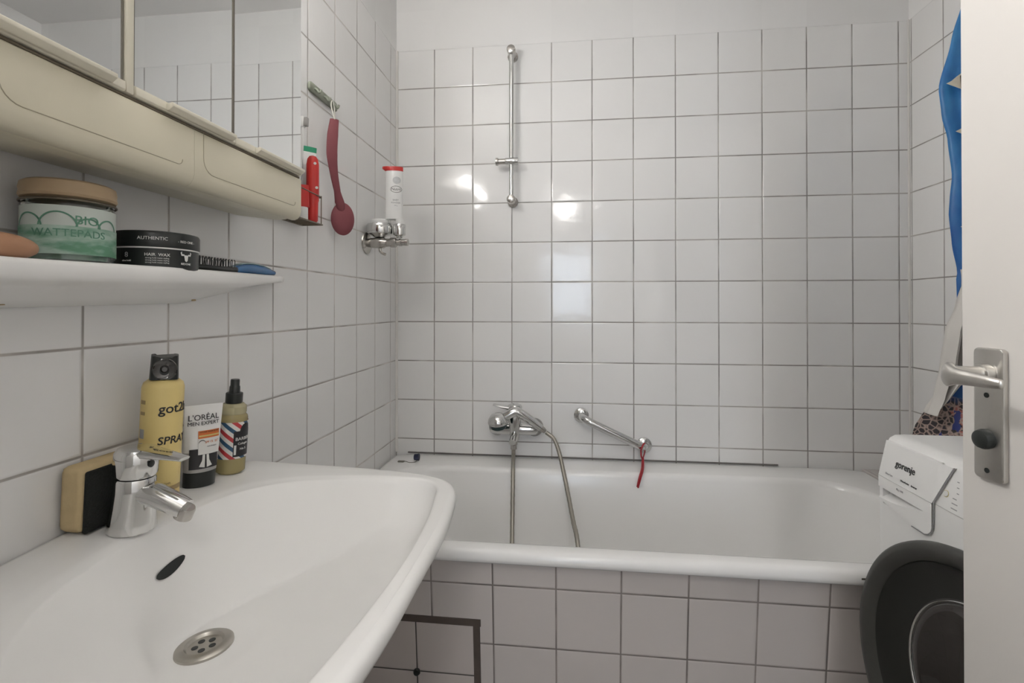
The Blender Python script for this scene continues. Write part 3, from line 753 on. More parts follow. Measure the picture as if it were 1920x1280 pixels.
# hair brush lying on the shelf
t = thing('hair_brush', 'flat hair brush with black bristles and blue handle lying at the shelf end', 'brush', (.060, -1.02, SZ(-1.0) + .001))
b = bmesh.new(); rs = []
path = [(-.14, .014, .010), (-.11, .017, .011), (-.08, .018, .011), (-.05, .0165, .012), (-.03, .0145, .014)]
def flat(path, z0, dx=0):
    b = bmesh.new(); rs = []
    for yy, wd, hh, *r in path:
        cxx = r[0] if r else 0; zz = r[1] if len(r) > 1 else 0
        rs.append([b.verts.new((cxx + wd * (abs(cos(a)) ** .7) * (1 if cos(a) > 0 else -1), yy, z0 + zz + hh / 2 + hh / 2 * (abs(sin(a)) ** .8) * (1 if sin(a) > 0 else -1))) for a in [2 * pi * k / 20 for k in range(20)]])
    for a, c in zip(rs, rs[1:]):
        for k in range(20): b.faces.new((a[k], a[(k + 1) % 20], c[(k + 1) % 20], c[k]))
    b.faces.new(rs[0]); b.faces.new(rs[-1][::-1]); return b
obj('brush_head', flat(path, 0), M['black'], t)
M['brush_blue'] = mat('blue_handle', (.03, .13, .30), .25, noise=.25, nscale=18)
hnd = obj('handle', flat([(-.03, .0140, .014, .0, 0), (-.005, .0150, .019, .0, .001), (.03, .0165, .020, -.004, .003), (.07, .0165, .018, -.010, .004), (.10, .0155, .014, -.015, .005), (.118, .0145, .011, -.018, .006), (.126, .011, .008, -.020, .006)], 0), M['brush_blue'], t)
obj('handle_stripe', flat([(-.01, .008, .002, .0, .0182), (.01, .009, .003, -.002, .0208), (.04, .010, .003, -.006, .0220), (.07, .010, .003, -.010, .0212), (.10, .009, .003, -.015, .0185), (.115, .007, .002, -.018, .0165)], 0), mat('pale_teal_stripe', (.38, .52, .50), .3, noise=.05), hnd)
b = bmesh.new()
for i in range(15):
    for j in range(5):
        yy = -.138 + .0072 * i; xx = -.012 + .006 * j
        cyl(.0006, .010, .0235 + random.uniform(-.001, .001), seg=5, bm=b, mtx=Matrix.Translation((xx, yy, 0)) @ Matrix.Rotation(random.uniform(-.15, .15), 4, 'X'))
        cyl(.0010, .0228, .0245, seg=5, bm=b, mtx=Matrix.Translation((xx, yy, 0)))
o = obj('bristles', b, M['black'], t); o['kind'] = 'stuff'

# wooden handle at the left end of the shelf, and a slim clear tray beneath the jar
t = thing('wooden_brush', 'rounded brown wooden brush handle poking in at the left end of the shelf', 'brush', (.100, -1.478, SZ(-1.45) + .0165))
sp = spline([(0, -.13, .0), (0, -.08, .001), (0, -.03, .001), (0, .02, .0), (0, .040, -.001), (0, .050, -.001), (0, .0545, -.001)], 5)
def rr(i, n):
    s = i / (n - 1); return .0145 * sqrt(max(.002, 1 - max(0, (s - .75) / .25) ** 2.4))
sp2 = [sp[0].lerp(sp[-1], i / 40) for i in range(41)]
obj('handle', tube(sp2, [rr(i, 41) for i in range(41)], 24, sx=1.2), M['wood_handle'], t, ang=60)

# ---------------------------------------------------------------- mirror cabinet
t = thing('mirror_cabinet', 'cream three-door mirror cabinet on the left wall above the shelf', 'cabinet', (0, -1.26, 1.287))
def cb(x0, x1, y0, y1, z0, z1, bev=0.001, seg=2): return box(x0, x1, y0 + 1.26, y1 + 1.26, z0 - 1.287, z1 - 1.287, bev, seg)
CY0, CY1 = -1.565, -0.950
obj('body', cb(.001, .122, CY0, CY1, 1.383, 1.765, .003), M['cream'], t)
pm = prism([(.001 , 1.300 - 1.287), (.001, 1.3835 - 1.287), (.126, 1.3835 - 1.287), (.126, 1.378 - 1.287), (.130, 1.378 - 1.287), (.130, 1.308 - 1.287), (.127, 1.300 - 1.287), (.120, 1.293 - 1.287), (.108, 1.289 - 1.287), (.09, 1.288 - 1.287)], 'Y', CY0 + 1.26, CY1 + 1.26, .0015)
obj('lower_case', pm, M['cream'], t)
def drawer(y0, y1, label):
    ZB, ZT = 1.287, 1.371
    # lower edge rolls under
    prof = [(.1302, ZT), (.138, ZT - .001), (.1405, ZT - .0035), (.1405, ZB + .017), (.1385, ZB + .009), (.134, ZB + .003), (.127, ZB), (.120, ZB + .0005), (.120, ZB + .004), (.1302, ZB + .012)]
    d = obj('drawer', prism([(p[0], p[1] - 1.287) for p in prof], 'Y', y0 + 1.26, y1 + 1.26), M['cream'], t, ang=60)
    x = .1407; path = []
    r = .022; ya, yb, za, zb = y0 + .018, y1 - .022, ZB + .024, ZT - .001
    path = [(ya, zb)] + [(ya, za + r)] + [(ya + r - r * cos(q), za + r - r * sin(q)) for q in [pi / 2 * k / 6 for k in range(1, 7)]]
    path += [(yb - .008, za)] + [(yb - .008 + .008 * sin(q), za + .008 - .008 * cos(q)) for q in [pi / 2 * k / 4 for k in range(1, 5)]]
    obj('embossed_line', tube([(x, p[0] + 1.26, p[1] - 1.287) for p in path], .0006, 6), M['emboss'], d)
    return d
drawer(-1.241, CY1, '')
drawer(-1.512, -1.2415, ''); drawer(CY0, -1.513, '')
# doors
def door(y0, y1, hy0, hy1, ang):
    Z0, Z1 = 1.388, 1.752
    d = obj('cabinet_door', cb(.1225, .1335, y0, y1, 1.383, Z1 + .004, .0015), M['cream_light'], t)
    ch = .008
    poly = [(y0 + .002, Z0), (y1 - .0015, Z0), (y1 - .0015, Z1 - ch - .012), (y1 - ch, Z1 - ch), (y1 - ch - .01, Z1), (y0 + .002 + ch, Z1), (y0 + .002, Z1 - ch)]
    mg = prism([(p[0] + 1.26, p[1] - 1.287) for p in poly], 'X', .1338, .1372)
    for v in mg.verts: v.co.x += (v.co.y - (y0 + 1.26)) * ang
    mo = obj('mirror_glass', mg, M['mirror'], d, smooth=False)
    # bottom rail and grip lip
    obj('bottom_rail', prism([(p[0], p[1] - 1.287) for p in ((.1225, 1.3755), (.140, 1.3755), (.1425, 1.378), (.1420, 1.388), (.1385, 1.3895), (.1225, 1.3895))], 'Y', y0 + 1.26, y1 + 1.26, .0006), M['cream_light'], d)
    obj('grip_lip', prism([(p[0], p[1] - 1.287) for p in ((.1426, 1.3765), (.1465, 1.3765), (.1535, 1.3815), (.1535, 1.3860), (.1510, 1.3875), (.1426, 1.3850))], 'Y', hy0 + 1.26, hy1 + 1.26, .0008), M['cream_light'], d)
    obj('edge_strip', cb(.1336, .1384, y1 - .0013, y1, 1.388, Z1, .0002), M['door_edge'], d)
    obj('edge_strip', cb(.1336, .1384, y0 + .0002, y0 + .0012, 1.388, Z1, .0002), M['door_edge'], d)
    return d
door(-1.152, -0.951, -1.103, -0.958, .0175)
door(-1.3415, -1.1535, -1.295, -1.165, 0)
door(-1.563, -1.3565, -1.545, -1.378, 0)
obj('divider_post', cb(.122, .1415, -1.3545, -1.3435, 1.376, 1.765, .002), M['cream_light'], t)
obj('gap_shade_strip', cb(.1215, .1375, CY0 + .002, CY1 - .001, 1.3711, 1.3740, .0002), M['brown_gap_shade'], t)  # brown strip paints the shade between door rails and drawers

# ---------------------------------------------------------------- adhesive hook rail with hanging brush
t = thing('hook_rail', 'grey green marbled hook rail stuck on the left wall tiles', 'hook rail', (0.0005, -.595, 1.690))
b = prism(rrect(-.078, .078, -.013, .013, .010), 'Z', 0, .007, .0015)
for v in b.verts: v.co = Vector((v.co.z, v.co.x, v.co.y))
obj('plate', b, M['hook_stone'], t)
for hy in (-.052, 0.0, .052):
    obj('hook', tube(spline([(.006, hy, .002), (.014, hy, -.003), (.019, hy, -.010), (.022, hy, -.008), (.024, hy, -.002)], 5), .0032, 10), M['hook_stone'], t)
t = thing('bath_brush', 'dusty red spoon-shaped silicone bath brush hanging from the hook rail', 'brush', (.033, -.588, 1.630))
WD = Vector((.74, .67, 0)); WN_ = Vector((.67, -.74, 0))
cl = spline([(0, 0, 0), (-.002, -.006, -.045), (-.002, -.010, -.10), (-.001, .000, -.15), (0, .018, -.195), (.001, .032, -.225), (.002, .044, -.262)], 6)
ws = [.0120, .0150, .0150, .0115, .0095, .014, .008]
b = bmesh.new(); rs = []
nn = len(cl)
for i, p in enumerate(cl):
    s = i / (nn - 1) * 6; k = min(int(s), 5); f = s - k; wd = ws[k] * (1 - f) + ws[k + 1] * f
    rs.append([b.verts.new(p + WN_ * (.005 * sin(a)) + WD * (wd * cos(a))) for a in [2 * pi * q / 16 for q in range(16)]])
for a, c in zip(rs, rs[1:]):
    for k in range(16): b.faces.new((a[k], a[(k + 1) % 16], c[(k + 1) % 16], c[k]))
b.faces.new(rs[0]); b.faces.new(rs[-1][::-1])
obj('handle', b, M['brush_red'], t, ang=60)
obj('head', lathe([(0, -.007), (.025, -.006), (.0325, -.002), (.033, .002), (.028, .007), (.016, .010), (0, .011)], 40, sx=1.0, sy=1.42, mtx=frame((.002, .047, -.268), WD, (0, 0, 1))), M['brush_red'], t)
obj('cord_loop', tube(spline([(.003, .000, -.008), (.000, -.006, .010), (-.010, .000, .040), (-.015, .018, .060), (-.012, .022, .045), (-.004, .010, .012), (.003, .002, -.008)], 6), .0016, 8), M['white_cord'], t)

# ---------------------------------------------------------------- wire rack with tubes
ry, rz_ = -.776, 1.318
t = thing('wire_rack', 'small bronze wire rack holding toothpaste tubes right of the mirror cabinet', 'rack', (0.001, ry, rz_))
def oval(z, ax, ay, n=36): return [(.035 + ax * cos(2 * pi * i / n), ay * sin(2 * pi * i / n), z) for i in range(n + 1)]
obj('rim_wire', tube([(.001, -.075, .074), (.052, -.075, .074), (.056, -.070, .074), (.056, .070, .070), (.052, .075, .070), (.001, .075, .070)], .0016, 8), M['wire'], t)
b = bmesh.new()
for k in range(-6, 7): tube([(.002, k * .012, .002), (.055, k * .012, .002)], .0011, 6, bm=b)
tube([(.002, -.075, .001), (.056, -.075, .001), (.056, .075, .001), (.002, .075, .001), (.002, -.075, .001)], .0018, 6, bm=b)
obj('base_grid', b, M['wire'], t)
for yy in (-.07, .07): obj('upright_wire', tube([(.0555, yy, .001), (.0555, yy, .073)], .0014, 8), M['wire'], t)
obj('back_wire', tube([(.003, .071, .001), (.003, .071, .15), (.003, -.071, .15), (.003, -.071, .001)], .0014, 8), M['wire'], t)
# things in the rack (each stands on the grid)
EY, EX = Vector((0, 1, 0)), Vector((1, 0, 0))
def rack_tube(name, label, x, y, h, wd, bodym, capm, topm=None, caph=.022, rot=(0, 0, 0), a=0.0, wcap=.014):
    t = thing(name, label, 'tube', (x, y, rz_ + .0045), rot)
    e = Vector((sin(a), cos(a), 0)); nn_ = Vector((cos(a), -sin(a), 0))
    obj('cap', cyl(wcap, 0, caph, .0015, 24), capm, t)
    obj('tube_body', tube_body(wcap + .003, wd, wcap - .001, .0015, caph, h, e, nn_, 10), bodym, t)
    if topm: obj('crimp', tube_body(wd, wd, .0016, .0016, h, h + .014, e, nn_, 1), topm, t)
    return t
def red_body(t_):
    e = Vector((.87, .5, 0)); n_ = Vector((.5, -.87, 0))
    b = bmesh.new(); rs = []
    for z, w_, d_ in ((.0, .010, .009), (.004, .0125, .011), (.05, .0135, .012), (.055, .0150, .012), (.12, .0150, .010), (.145, .0148, .008), (.158, .0125, .006), (.165, .008, .004), (.167, .002, .001)):
        rs.append([b.verts.new(e * (w_ * cos(a)) + n_ * (d_ * sin(a)) + Vector((0, 0, z))) for a in [2 * pi * q / 24 for q in range(24)]])
    for a, c in zip(rs, rs[1:]):
        for k in range(24): b.faces.new((a[k], a[(k + 1) % 24], c[(k + 1) % 24], c[k]))
    b.faces.new(rs[0]); b.faces.new(rs[-1]); return b
tr = rack_tube('red_tube', 'glossy red toothpaste tube upside down in the wire rack', .042, -.722, .165, .0145, M['red'], M['red'], rot=(0, 0, 0), a=1.05, caph=.05)
for ch in list(tr.children): bpy.data.objects.remove(ch)
obj('tube_body', red_body(tr), M['red'], tr)
for dz, dy in ((.146, .002), (.085, .006)):
    obj('printed_spot', cyl(.0035, 0, .0006, seg=12, mtx=frame(Vector((.5, -.87, 0)) * (.0078 if dz > .1 else .0112) + Vector((.87, .5, 0)) * (dy + .003) + Vector((0, 0, dz)), (.87, .5, 0), (0, 0, 1))), M['print_white'], tr)
tg = rack_tube('green_tube', 'white toothpaste tube with green crimped end behind the red tube', .020, -.716, .185, .0165, M['white_plastic'], M['white_plastic'], M['green'], rot=(radians(-6), 0, 0), a=.9, wcap=.011)
rack_tube('toothpaste_tube', 'red and white toothpaste tube with white cap at the front of the wire rack', .038, -.762, .085, .0135, M['red'], M['white_plastic'], rot=(0, 0, 0), a=.9, caph=.030, wcap=.0125)
rack_tube('grey_tube', 'grey tube with a red band standing at the left of the wire rack', .018, -.756, .190, .015, M['grey_tube'], M['white_plastic'], M['brush_red'], a=.9)
t = thing('toothbrush', 'white toothbrush leaning upright in the wire rack', 'toothbrush', (.040, -.792, rz_ + .0045), (radians(-4), 0, 0))
obj('handle', tube(spline([(0, 0, 0), (0, .002, .08), (.002, .006, .16), (.0, .010, .225)], 6), .0042, 10), M['white_plastic'], t)
hd_ = obj('brush_head', box(-.006, .004, .004, .017, .222, .250, .003), M['white_plastic'], t)
obj('bristles', box(.0042, .013, .006, .015, .226, .247, .001), M['grey_tube'], hd_)

# ---------------------------------------------------------------- wall valve and bottle
vy = -.294; vz = 1.325
t = thing('wall_valve', 'chrome washing machine valve with round handles on the left wall tiles', 'valve', (0, vy, vz))
AX = frame((0, 0, 0), (0, 1, 0), (0, 0, 1))   # z axis -> +X
obj('wall_flange', lathe([(0, .001), (.037, .001), (.036, .005), (.028, .010), (.016, .013), (0, .013)], 36, mtx=AX), M['dull_chrome'], t)
obj('valve_body', lathe([(0, .010), (.014, .010), (.0165, .020), (.0185, .045), (.0185, .062), (.014, .070), (.014, .084), (.0165, .088), (.0165, .104), (.0105, .108), (.0105, .118), (0, .118)], 28, mtx=AX @ Matrix.Rotation(0, 4, 'Z')), M['dull_chrome'], t)
obj('outlet', lathe([(0, .117), (.0125, .117), (.0125, .124), (.0105, .125), (.0105, .136), (.0115, .137), (.0115, .146), (.008, .147), (0, .147)], 24, mtx=AX), M['dull_chrome'], t)
k1 = obj('large_handle', lathe([(0, .018), (.018, .018), (.026, .024), (.043, .028), (.0445, .032), (.0445, .056), (.042, .061), (.030, .064), (0, .064)], 48, mtx=Matrix.Translation((.049, 0, 0))), M['chrome'], t)
obj('white_cap', lathe([(0, .0642), (.030, .0642), (.030, .074), (.028, .0765), (0, .0765)], 40, mtx=Matrix.Translation((.049, 0, 0))), M['white_plastic'], k1)
k2 = obj('small_handle', lathe([(0, .014), (.009, .014), (.011, .020), (.0200, .024), (.0205, .027), (.0205, .057), (.019, .060), (0, .060)], 36, mtx=Matrix.Translation((.1165, 0, 0))), M['chrome'], t)
obj('white_cap', lathe([(0, .0602), (.013, .0602), (.013, .0755), (.012, .0765), (0, .0765)], 32, mtx=Matrix.Translation((.1165, 0, 0))), M['white_plastic'], k2)
obj('lever', tube(spline([(.050, 0, -.014), (.052, -.004, -.028), (.060, -.006, -.036), (.072, -.006, -.040)], 5), [.005] * 10 + [.0045] * 6, 10), M['dull_chrome'], t)
t = thing('powder_bottle', 'white squeeze bottle with red flip cap on top standing on the chrome wall valve', 'bottle', (.0985, vy, vz + .0768))
b = tube_body(.0285, .0285, .016, .013, .0, .160, Vector((.97, .24, 0)), Vector((.24, -.97, 0)), 10)
PX, PN = Vector((.97, .24, 0)), Vector((.24, -.97, 0))
obj('bottle_body', b, M['white_plastic'], t)
b = tube_body(.029, .029, .0135, .0135, .1602, .174, PX, PN, 2)
for v in b.verts:
    if v.co.dot(PX) < -.01 and v.co.z > .165: v.co += PX * -.010
obj('flip_cap', b, M['red'], t)
def pmap(dx, z, off=.0005):
    def f(p):
        xx = p.x + dx; s = (z + p.y) / .16; d = .016 - .003 * s; w_ = .0285; q = max(-.95, min(.95, xx / w_))
        return PX * xx + PN * (d * sqrt(1 - q * q) + off + p.z) + Vector((0, 0, z + p.y))
    return f
text('lettering', 'Nutrii', .0125, pmap(.007, .098), M['print_black'], t)
obj('oval_outline', patch(lambda p: pmap(.007, .098)(Vector(((.0180 + p.y) * cos(p.x), (.0105 + p.y) * sin(p.x), p.z))), 0, 2 * pi, -.0006, .0006, 40, 1), M['print_black'], t)
text('lettering', 'BABY', .008, pmap(.006, .062), M['grey_line'], t, bold=.0003)
text('lettering', 'POWDER', .007, pmap(.006, .053), M['grey_line'], t, bold=.0003)
text('lettering', '100 g', .005, pmap(.006, .044), M['grey_line'], t)
obj('printed_picture', patch(lambda p: pmap(.009, .128, .0003)(Vector((p.x * sqrt(max(0, 1 - (p.y / .0125) ** 2)), p.y, p.z))), -.013, .013, -.0125, .0125, 12, 10), mat('pale_grey_print', (.55, .56, .57), .5, noise=.2, nscale=90), t)

# ---------------------------------------------------------------- slide rail on back wall
t = thing('shower_rail', 'vertical chrome shower slide rail on the back wall tiles', 'shower rail', (.4625, 0, 1.5))
obj('rail', tube([(0, -.052, .012), (0, -.052, .560)], .0088, 20), M['chrome'], t)
for z in (.010, .566):
    br = obj('wall_bracket', lathe([(0, .0005), (.0205, .0005), (.020, .008), (.0145, .014), (.0145, .030), (.0155, .045), (.0165, .058), (.0155, .068), (.010, .071), (0, .0715)], 32, mtx=frame((.0, 0, z), (1, 0, 0), (0, 0, 1)).copy()), M['dull_chrome'], t)
sl = obj('slider', lathe([(0, -.024), (.0125, -.024), (.0135, -.022), (.0135, .022), (.0125, .024), (0, .024)], 28, mtx=frame((.002, -.055, .152), (0, 0, 1), (0, 1, 0))), M['chrome'], t)
obj('clamp_knob', lathe([(0, .022), (.011, .022), (.011, .050), (.0145, .052), (.0145, .060), (0, .060)], 24, mtx=frame((.002, -.055, .152), (0, 0, 1), (0, 1, 0)).copy()), M['dull_chrome'], sl)

# ---------------------------------------------------------------- bath mixer, hand shower, hose
WN = lambda x, z: frame((x, 0, z), (1, 0, 0), (0, 0, 1))     # local z -> -Y
t = thing('bath_mixer', 'chrome single-lever bath mixer on the back wall above the tub', 'mixer tap', (.475, 0, .66))
for sx__ in (-.070, .070):
    obj('escutcheon', lathe([(0, .0005), (.034, .0005), (.034, .008), (.031, .022), (.022, .034), (.016, .036), (0, .036)], 36, mtx=frame((sx__, 0, -.004), (1, 0, 0), (0, 0, 1))), M['dark_chrome'], t)
    obj('inlet', lathe([(0, .03), (.0155, .03), (.0155, .060), (.0175, .062), (.0175, .075), (0, .076)], 24, mtx=frame((sx__, 0, 0), (1, 0, 0), (0, 0, 1))), M['dull_chrome'], t)
obj('mixer_bar', lathe([(0, -.088), (.014, -.086), (.019, -.080), (.021, -.06), (.023, 0), (.021, .06), (.019, .080), (.014, .086), (0, .088)], 32, mtx=frame((0, -.075, .004), (0, 1, 0), (0, 0, 1))), M['chrome'], t)
obj('valve_core', lathe([(0, -.045), (.013, -.045), (.0165, -.040), (.019, -.02), (.022, .01), (.0235, .04), (.0235, .058), (0, .058)], 36, mtx=Matrix.Translation((.004, -.085, .008))), M['chrome'], t)
lv = obj('lever_cap', lathe([(0, .0605), (.025, .0605), (.027, .064), (.027, .078), (.023, .087), (.012, .091), (0, .0915)], 36, mtx=Matrix.Translation((.004, -.085, .008))), M['chrome'], t)
b = bmesh.new(); rs = []
for i in range(11):
    s = i / 10; xx = .010 - .085 * s; wd = .020 - .004 * s; th_ = .024 - .018 * s; z = .078 + .015 * s
    rs.append([b.verts.new((xx, -.085 + wd * cos(a), z + th_ / 2 * sin(a))) for a in [2 * pi * q / 14 for q in range(14)]])
for a, c in zip(rs, rs[1:]):
    for k in range(14): b.faces.new((a[k], a[(k + 1) % 14], c[(k + 1) % 14], c[k]))
b.faces.new(rs[0]); b.faces.new(rs[-1])
obj('lever', b, M['chrome'], lv, ang=60)
obj('spout', tube(spline([(.004, -.085, -.010), (.003, -.120, -.016), (.002, -.150, -.026)], 5), .012, 18), M['chrome'], t)
obj('hose_outlet', lathe([(0, -.075), (.0115, -.075), (.0115, -.060), (.0135, -.058), (.0135, -.040), (0, -.040)], 24, mtx=Matrix.Translation((.0, -.085, .008))), M['dull_chrome'], t)
t = thing('hand_shower', 'chrome hand shower resting across the bath mixer, its domed head to the left', 'hand shower', (.425, -.135, .698))
hm = frame((0, -.004, .006), (1, 0, .05), (0, .9, .25))
obj('shower_head', lathe([(0, .030), (.012, .029), (.026, .022), (.034, .010), (.0365, 0), (.036, -.004), (0, -.004)], 40, mtx=hm), M['chrome'], t)
obj('spray_face', lathe([(0, -.0285), (.020, -.028), (.030, -.020), (.034, -.0045), (0, -.0045)], 40, mtx=hm), mat('dark_teal_rubber', (.02, .045, .045), .25, noise=.2), t)
hs = spline([(.024, 0, .022), (.060, .006, .040), (.090, .012, .026), (.122, .020, .002), (.150, .026, -.020)], 6)
obj('handle', tube(hs, [.0155 + .0025 * sin(pi * i / len(hs)) - .0035 * (i / len(hs)) for i in range(len(hs))], 20), M['chrome'], t, ang=60)
obj('hose_nut', tube([(.147, .0255, -.018), (.158, .027, -.0265), (.166, .028, -.033)], [.0115, .0105, .0078], 16), M['dull_chrome'], t)
hp = spline([(.4745, -.086, .591), (.4755, -.100, .575), (.4805, -.155, .555), (.4845, -.195, .505), (.489, -.25, .38), (.496, -.33, .25), (.505, -.40, .165), (.56, -.44, .149), (.66, -.44, .151), (.712, -.415, .25), (.703, -.380, .395), (.689, -.30, .435), (.671, -.222, .497), (.655, -.165, .552), (.640, -.130, .602), (.622, -.115, .642), (.594, -.1065, .6625)], 10)
b = tube(hp, [.0070 + (.0006 if i % 2 else 0) for i in range(len(hp))], 12)
tag(obj('shower_hose', b, M['hose']), 'long grey metal shower hose looping from the bath mixer down into the tub', 'hose')

# ---------------------------------------------------------------- grab bar and ribbon
t = thing('grab_bar', 'slanted chrome grab bar on the back wall above the tub', 'grab bar', (.835, 0, .654))
A_, B_ = Vector((.721, -.003, .706)) - Vector((.835, 0, .654)), Vector((.950, -.003, .602)) - Vector((.835, 0, .654))
for P_ in (A_, B_):
    obj('wall_flange', lathe([(0, .0), (.0275, .0), (.028, .003), (.027, .011), (.022, .015), (.012, .017), (0, .017)], 32, mtx=frame(P_, (1, 0, 0), (0, 0, 1))), M['chrome'], t)
dA = (B_ - A_)
obj('bar', tube(spline([A_ + Vector((0, -.010, 0)), A_ + Vector((0, -.030, 0)) + dA * .015, A_ + dA * .09 + Vector((0, -.052, 0)), A_ + dA * .25 + Vector((0, -.056, 0)), A_ + dA * .75 + Vector((0, -.056, 0)), B_ - dA * .09 + Vector((0, -.052, 0)), B_ + Vector((0, -.030, 0)) - dA * .015, B_ + Vector((0, -.010, 0))], 8), .0142, 20), M['chrome'], t, ang=70)
b = bmesh.new()
lp = spline([(.930, -.074, .600), (.941, -.060, .619), (.951, -.038, .610), (.949, -.034, .586), (.940, -.050, .566), (.932, -.068, .578), (.930, -.074, .600)], 6)
tube(lp, .0036, 8, bm=b, sx=.6)
tube(spline([(.941, -.050, .566), (.940, -.062, .552), (.936, -.090, .5475), (.928, -.135, .548), (.921, -.158, .540), (.914, -.162, .518), (.908, -.164, .498)], 6), .0044, 8, bm=b, sx=.6)
tube(spline([(.938, -.052, .566), (.935, -.066, .554), (.930, -.095, .5475), (.922, -.137, .548), (.915, -.160, .540), (.909, -.165, .520), (.905, -.166, .502)], 6), .0040, 8, bm=b, sx=.6)
tag(obj('red_ribbon', b, M['ribbon']), 'red ribbon looped around the right end of the slanted grab bar', 'ribbon')

# plug on the tub rim
t = thing('bath_plug', 'small dark blue plug with thin cord lying on the tub rim corner', 'plug', (.105, -.095, TZ))
pl = obj('stopper', lathe([(0, 0), (.010, 0), (.0115, .003), (.0115, .012), (.0125, .014), (.0125, .018), (0, .018)], 24, mtx=Matrix.Translation((.0, 0, .0118)) @ Matrix.Rotation(radians(88), 4, 'Y')), M['navy'], t)
obj('cord', tube(spline([(.014, -.006, .003), (.010, -.028, .002), (-.008, -.034, .002), (-.024, -.024, .002), (-.034, -.022, .002)], 6), .0011, 6), M['cord'], t)
b = prism(rrect(-.012, .012, -.007, .007, .004), 'Z', 0.0005, .004, .0008)
for v in b.verts: v.co += Vector((-.042, -.026, 0))
obj('cord_tag', b, M['cord'], t)

# ---------------------------------------------------------------- washing machine
WX, WY0, WY1 = 1.316, -1.382, -.784
t = thing('washing_machine', 'white front-loading washing machine with dark porthole against the right wall', 'washing machine', (1.588, -1.083, 0))
T1 = Vector((1.588, -1.083, 0))
prof = [(WX, .045), (WX, .767), (WX + .014, .832), (WX + .020, .843), (WX + .030, .849), (WX + .045, .850), (1.856, .850), (1.856, .045)]
b = prism([(p[0] - T1.x, p[1]) for p in prof], 'Y', WY0 - T1.y, WY1 - T1.y)
bmesh.ops.bevel(b, geom=[e for e in b.edges if abs(abs(e.verts[0].co.y) - .299) < .002 and abs(abs(e.verts[1].co.y) - .299) < .002 and e.verts[0].co.y * e.verts[1].co.y > 0], offset=.008, segments=3, profile=.5, affect='EDGES')
cas = obj('casing', b, M['appliance'], t, ang=50)
def cut(o, bm):
    me = bpy.data.meshes.new('c'); bmesh.ops.recalc_face_normals(bm, faces=bm.faces[:]); bm.to_mesh(me); bm.free(); c = bpy.data.objects.new('c', me); C.objects.link(c); c.matrix_world = Matrix.Translation(T1)
    md = o.modifiers.new('b', 'BOOLEAN'); md.operation = 'DIFFERENCE'; md.object = c; md.solver = 'EXACT'
    bpy.context.view_layer.update()
    nm = bpy.data.meshes.new_from_object(o.evaluated_get(bpy.context.evaluated_depsgraph_get()))
    o.modifiers.clear(); o.data = nm; bpy.data.objects.remove(c)
    for p in nm.polygons: p.use_smooth = True
    nm.set_sharp_from_angle(angle=radians(40))
cut(cas, cyl(.205, -.13, .04, seg=96, mtx=frame(Vector((WX, -1.073, .476)) - T1, (0, -1, 0), (0, 0, 1))))
cut(cas, box(WX - .02 - T1.x, WX + .030 - T1.x, -.930 - T1.y, -.800 - T1.y, .712, .752))
obj('drum_gasket', lathe([(.2045, -.002), (.2045, -.127), (0, -.128), (0, -.124), (.200, -.123), (.200, -.002)], 72, mtx=frame(Vector((WX, -1.073, .476)) - T1, (0, -1, 0), (0, 0, 1))), M['bezel_dark'], t)
for fx in (-.24, .23):
    for fy in (-.25, .25): obj('foot', cyl(.02, 0, .045, .002, 20, mtx=Matrix.Translation((fx, fy, 0))), M['black'], t)
# fascia plane runs from (WX,.767) back to (WX+.014,.832)
P0 = Vector((WX + .007, 0, .7995)); up_ = Vector((.014, 0, .065)).normalized()
def pan(yc_, z_):
    if z_ < .767: o_ = Vector((WX, yc_, z_)); return frame(o_ - T1, (0, -1, 0), (0, 0, 1))
    s = (z_ - .7995) / up_.z; o_ = P0 + up_ * s; o_.y = yc_; return frame(o_ - T1, (0, -1, 0), up_)
def fxx(z): return WX + max(0, (z - .767)) * .014 / .065
# detergent drawer front, with a scooped grip below
b = bmesh.new(); PR = .0045; cols = []
zU = .7445
nC = 28
def zbot(y):
    s = max(0, (-.925 - y) / .022); return .7055 + .0135 * max(0, min(1, (y + .892) / .10)) if y > -.925 else .7055 + .020 * (1 - sqrt(max(0, 1 - min(1, s) ** 2)))
def ztop(y):
    if y > -.947: return .838
    return .838
ysd = [-.793 - (.925 - .793) * i / 20 for i in range(21)] + [-.930, -.935, -.940, -.944, -.947]
def zL(y): s = min(1, max(0, (-.793 - y) / .132)); return .7225 + (.0215) * s ** 1.7
def dep(y): s = min(1, max(0, (-.793 - y) / .132)); return .026 * (1 - s) ** .7
def vt(x, y, z): return b.verts.new(Vector((x, y, z)) - T1)
rows = []
for y in ysd:
    fr = lambda z: fxx(z) - PR
    hole = y >= -.925
    zl = zL(y) if hole else zU
    d_ = dep(y) if hole else 0
    rows.append([vt(fxx(zbot(y)) + .003, y, zbot(y)), vt(fr(0), y, zbot(y) + .0005), vt(fr(0), y, zl), vt(fr(0) + d_ * .55, y, zl + (zU - zl) * .30), vt(fr(0) + d_, y, zU), vt(fr(0), y, zU + .0002), vt(fr(.767), y, .767), vt(fr(.838), y, .838), vt(fxx(.838) + .003, y, .838)])
for a, c in zip(rows, rows[1:]):
    for k in range(8): b.faces.new((a[k], c[k], c[k + 1], a[k + 1]))
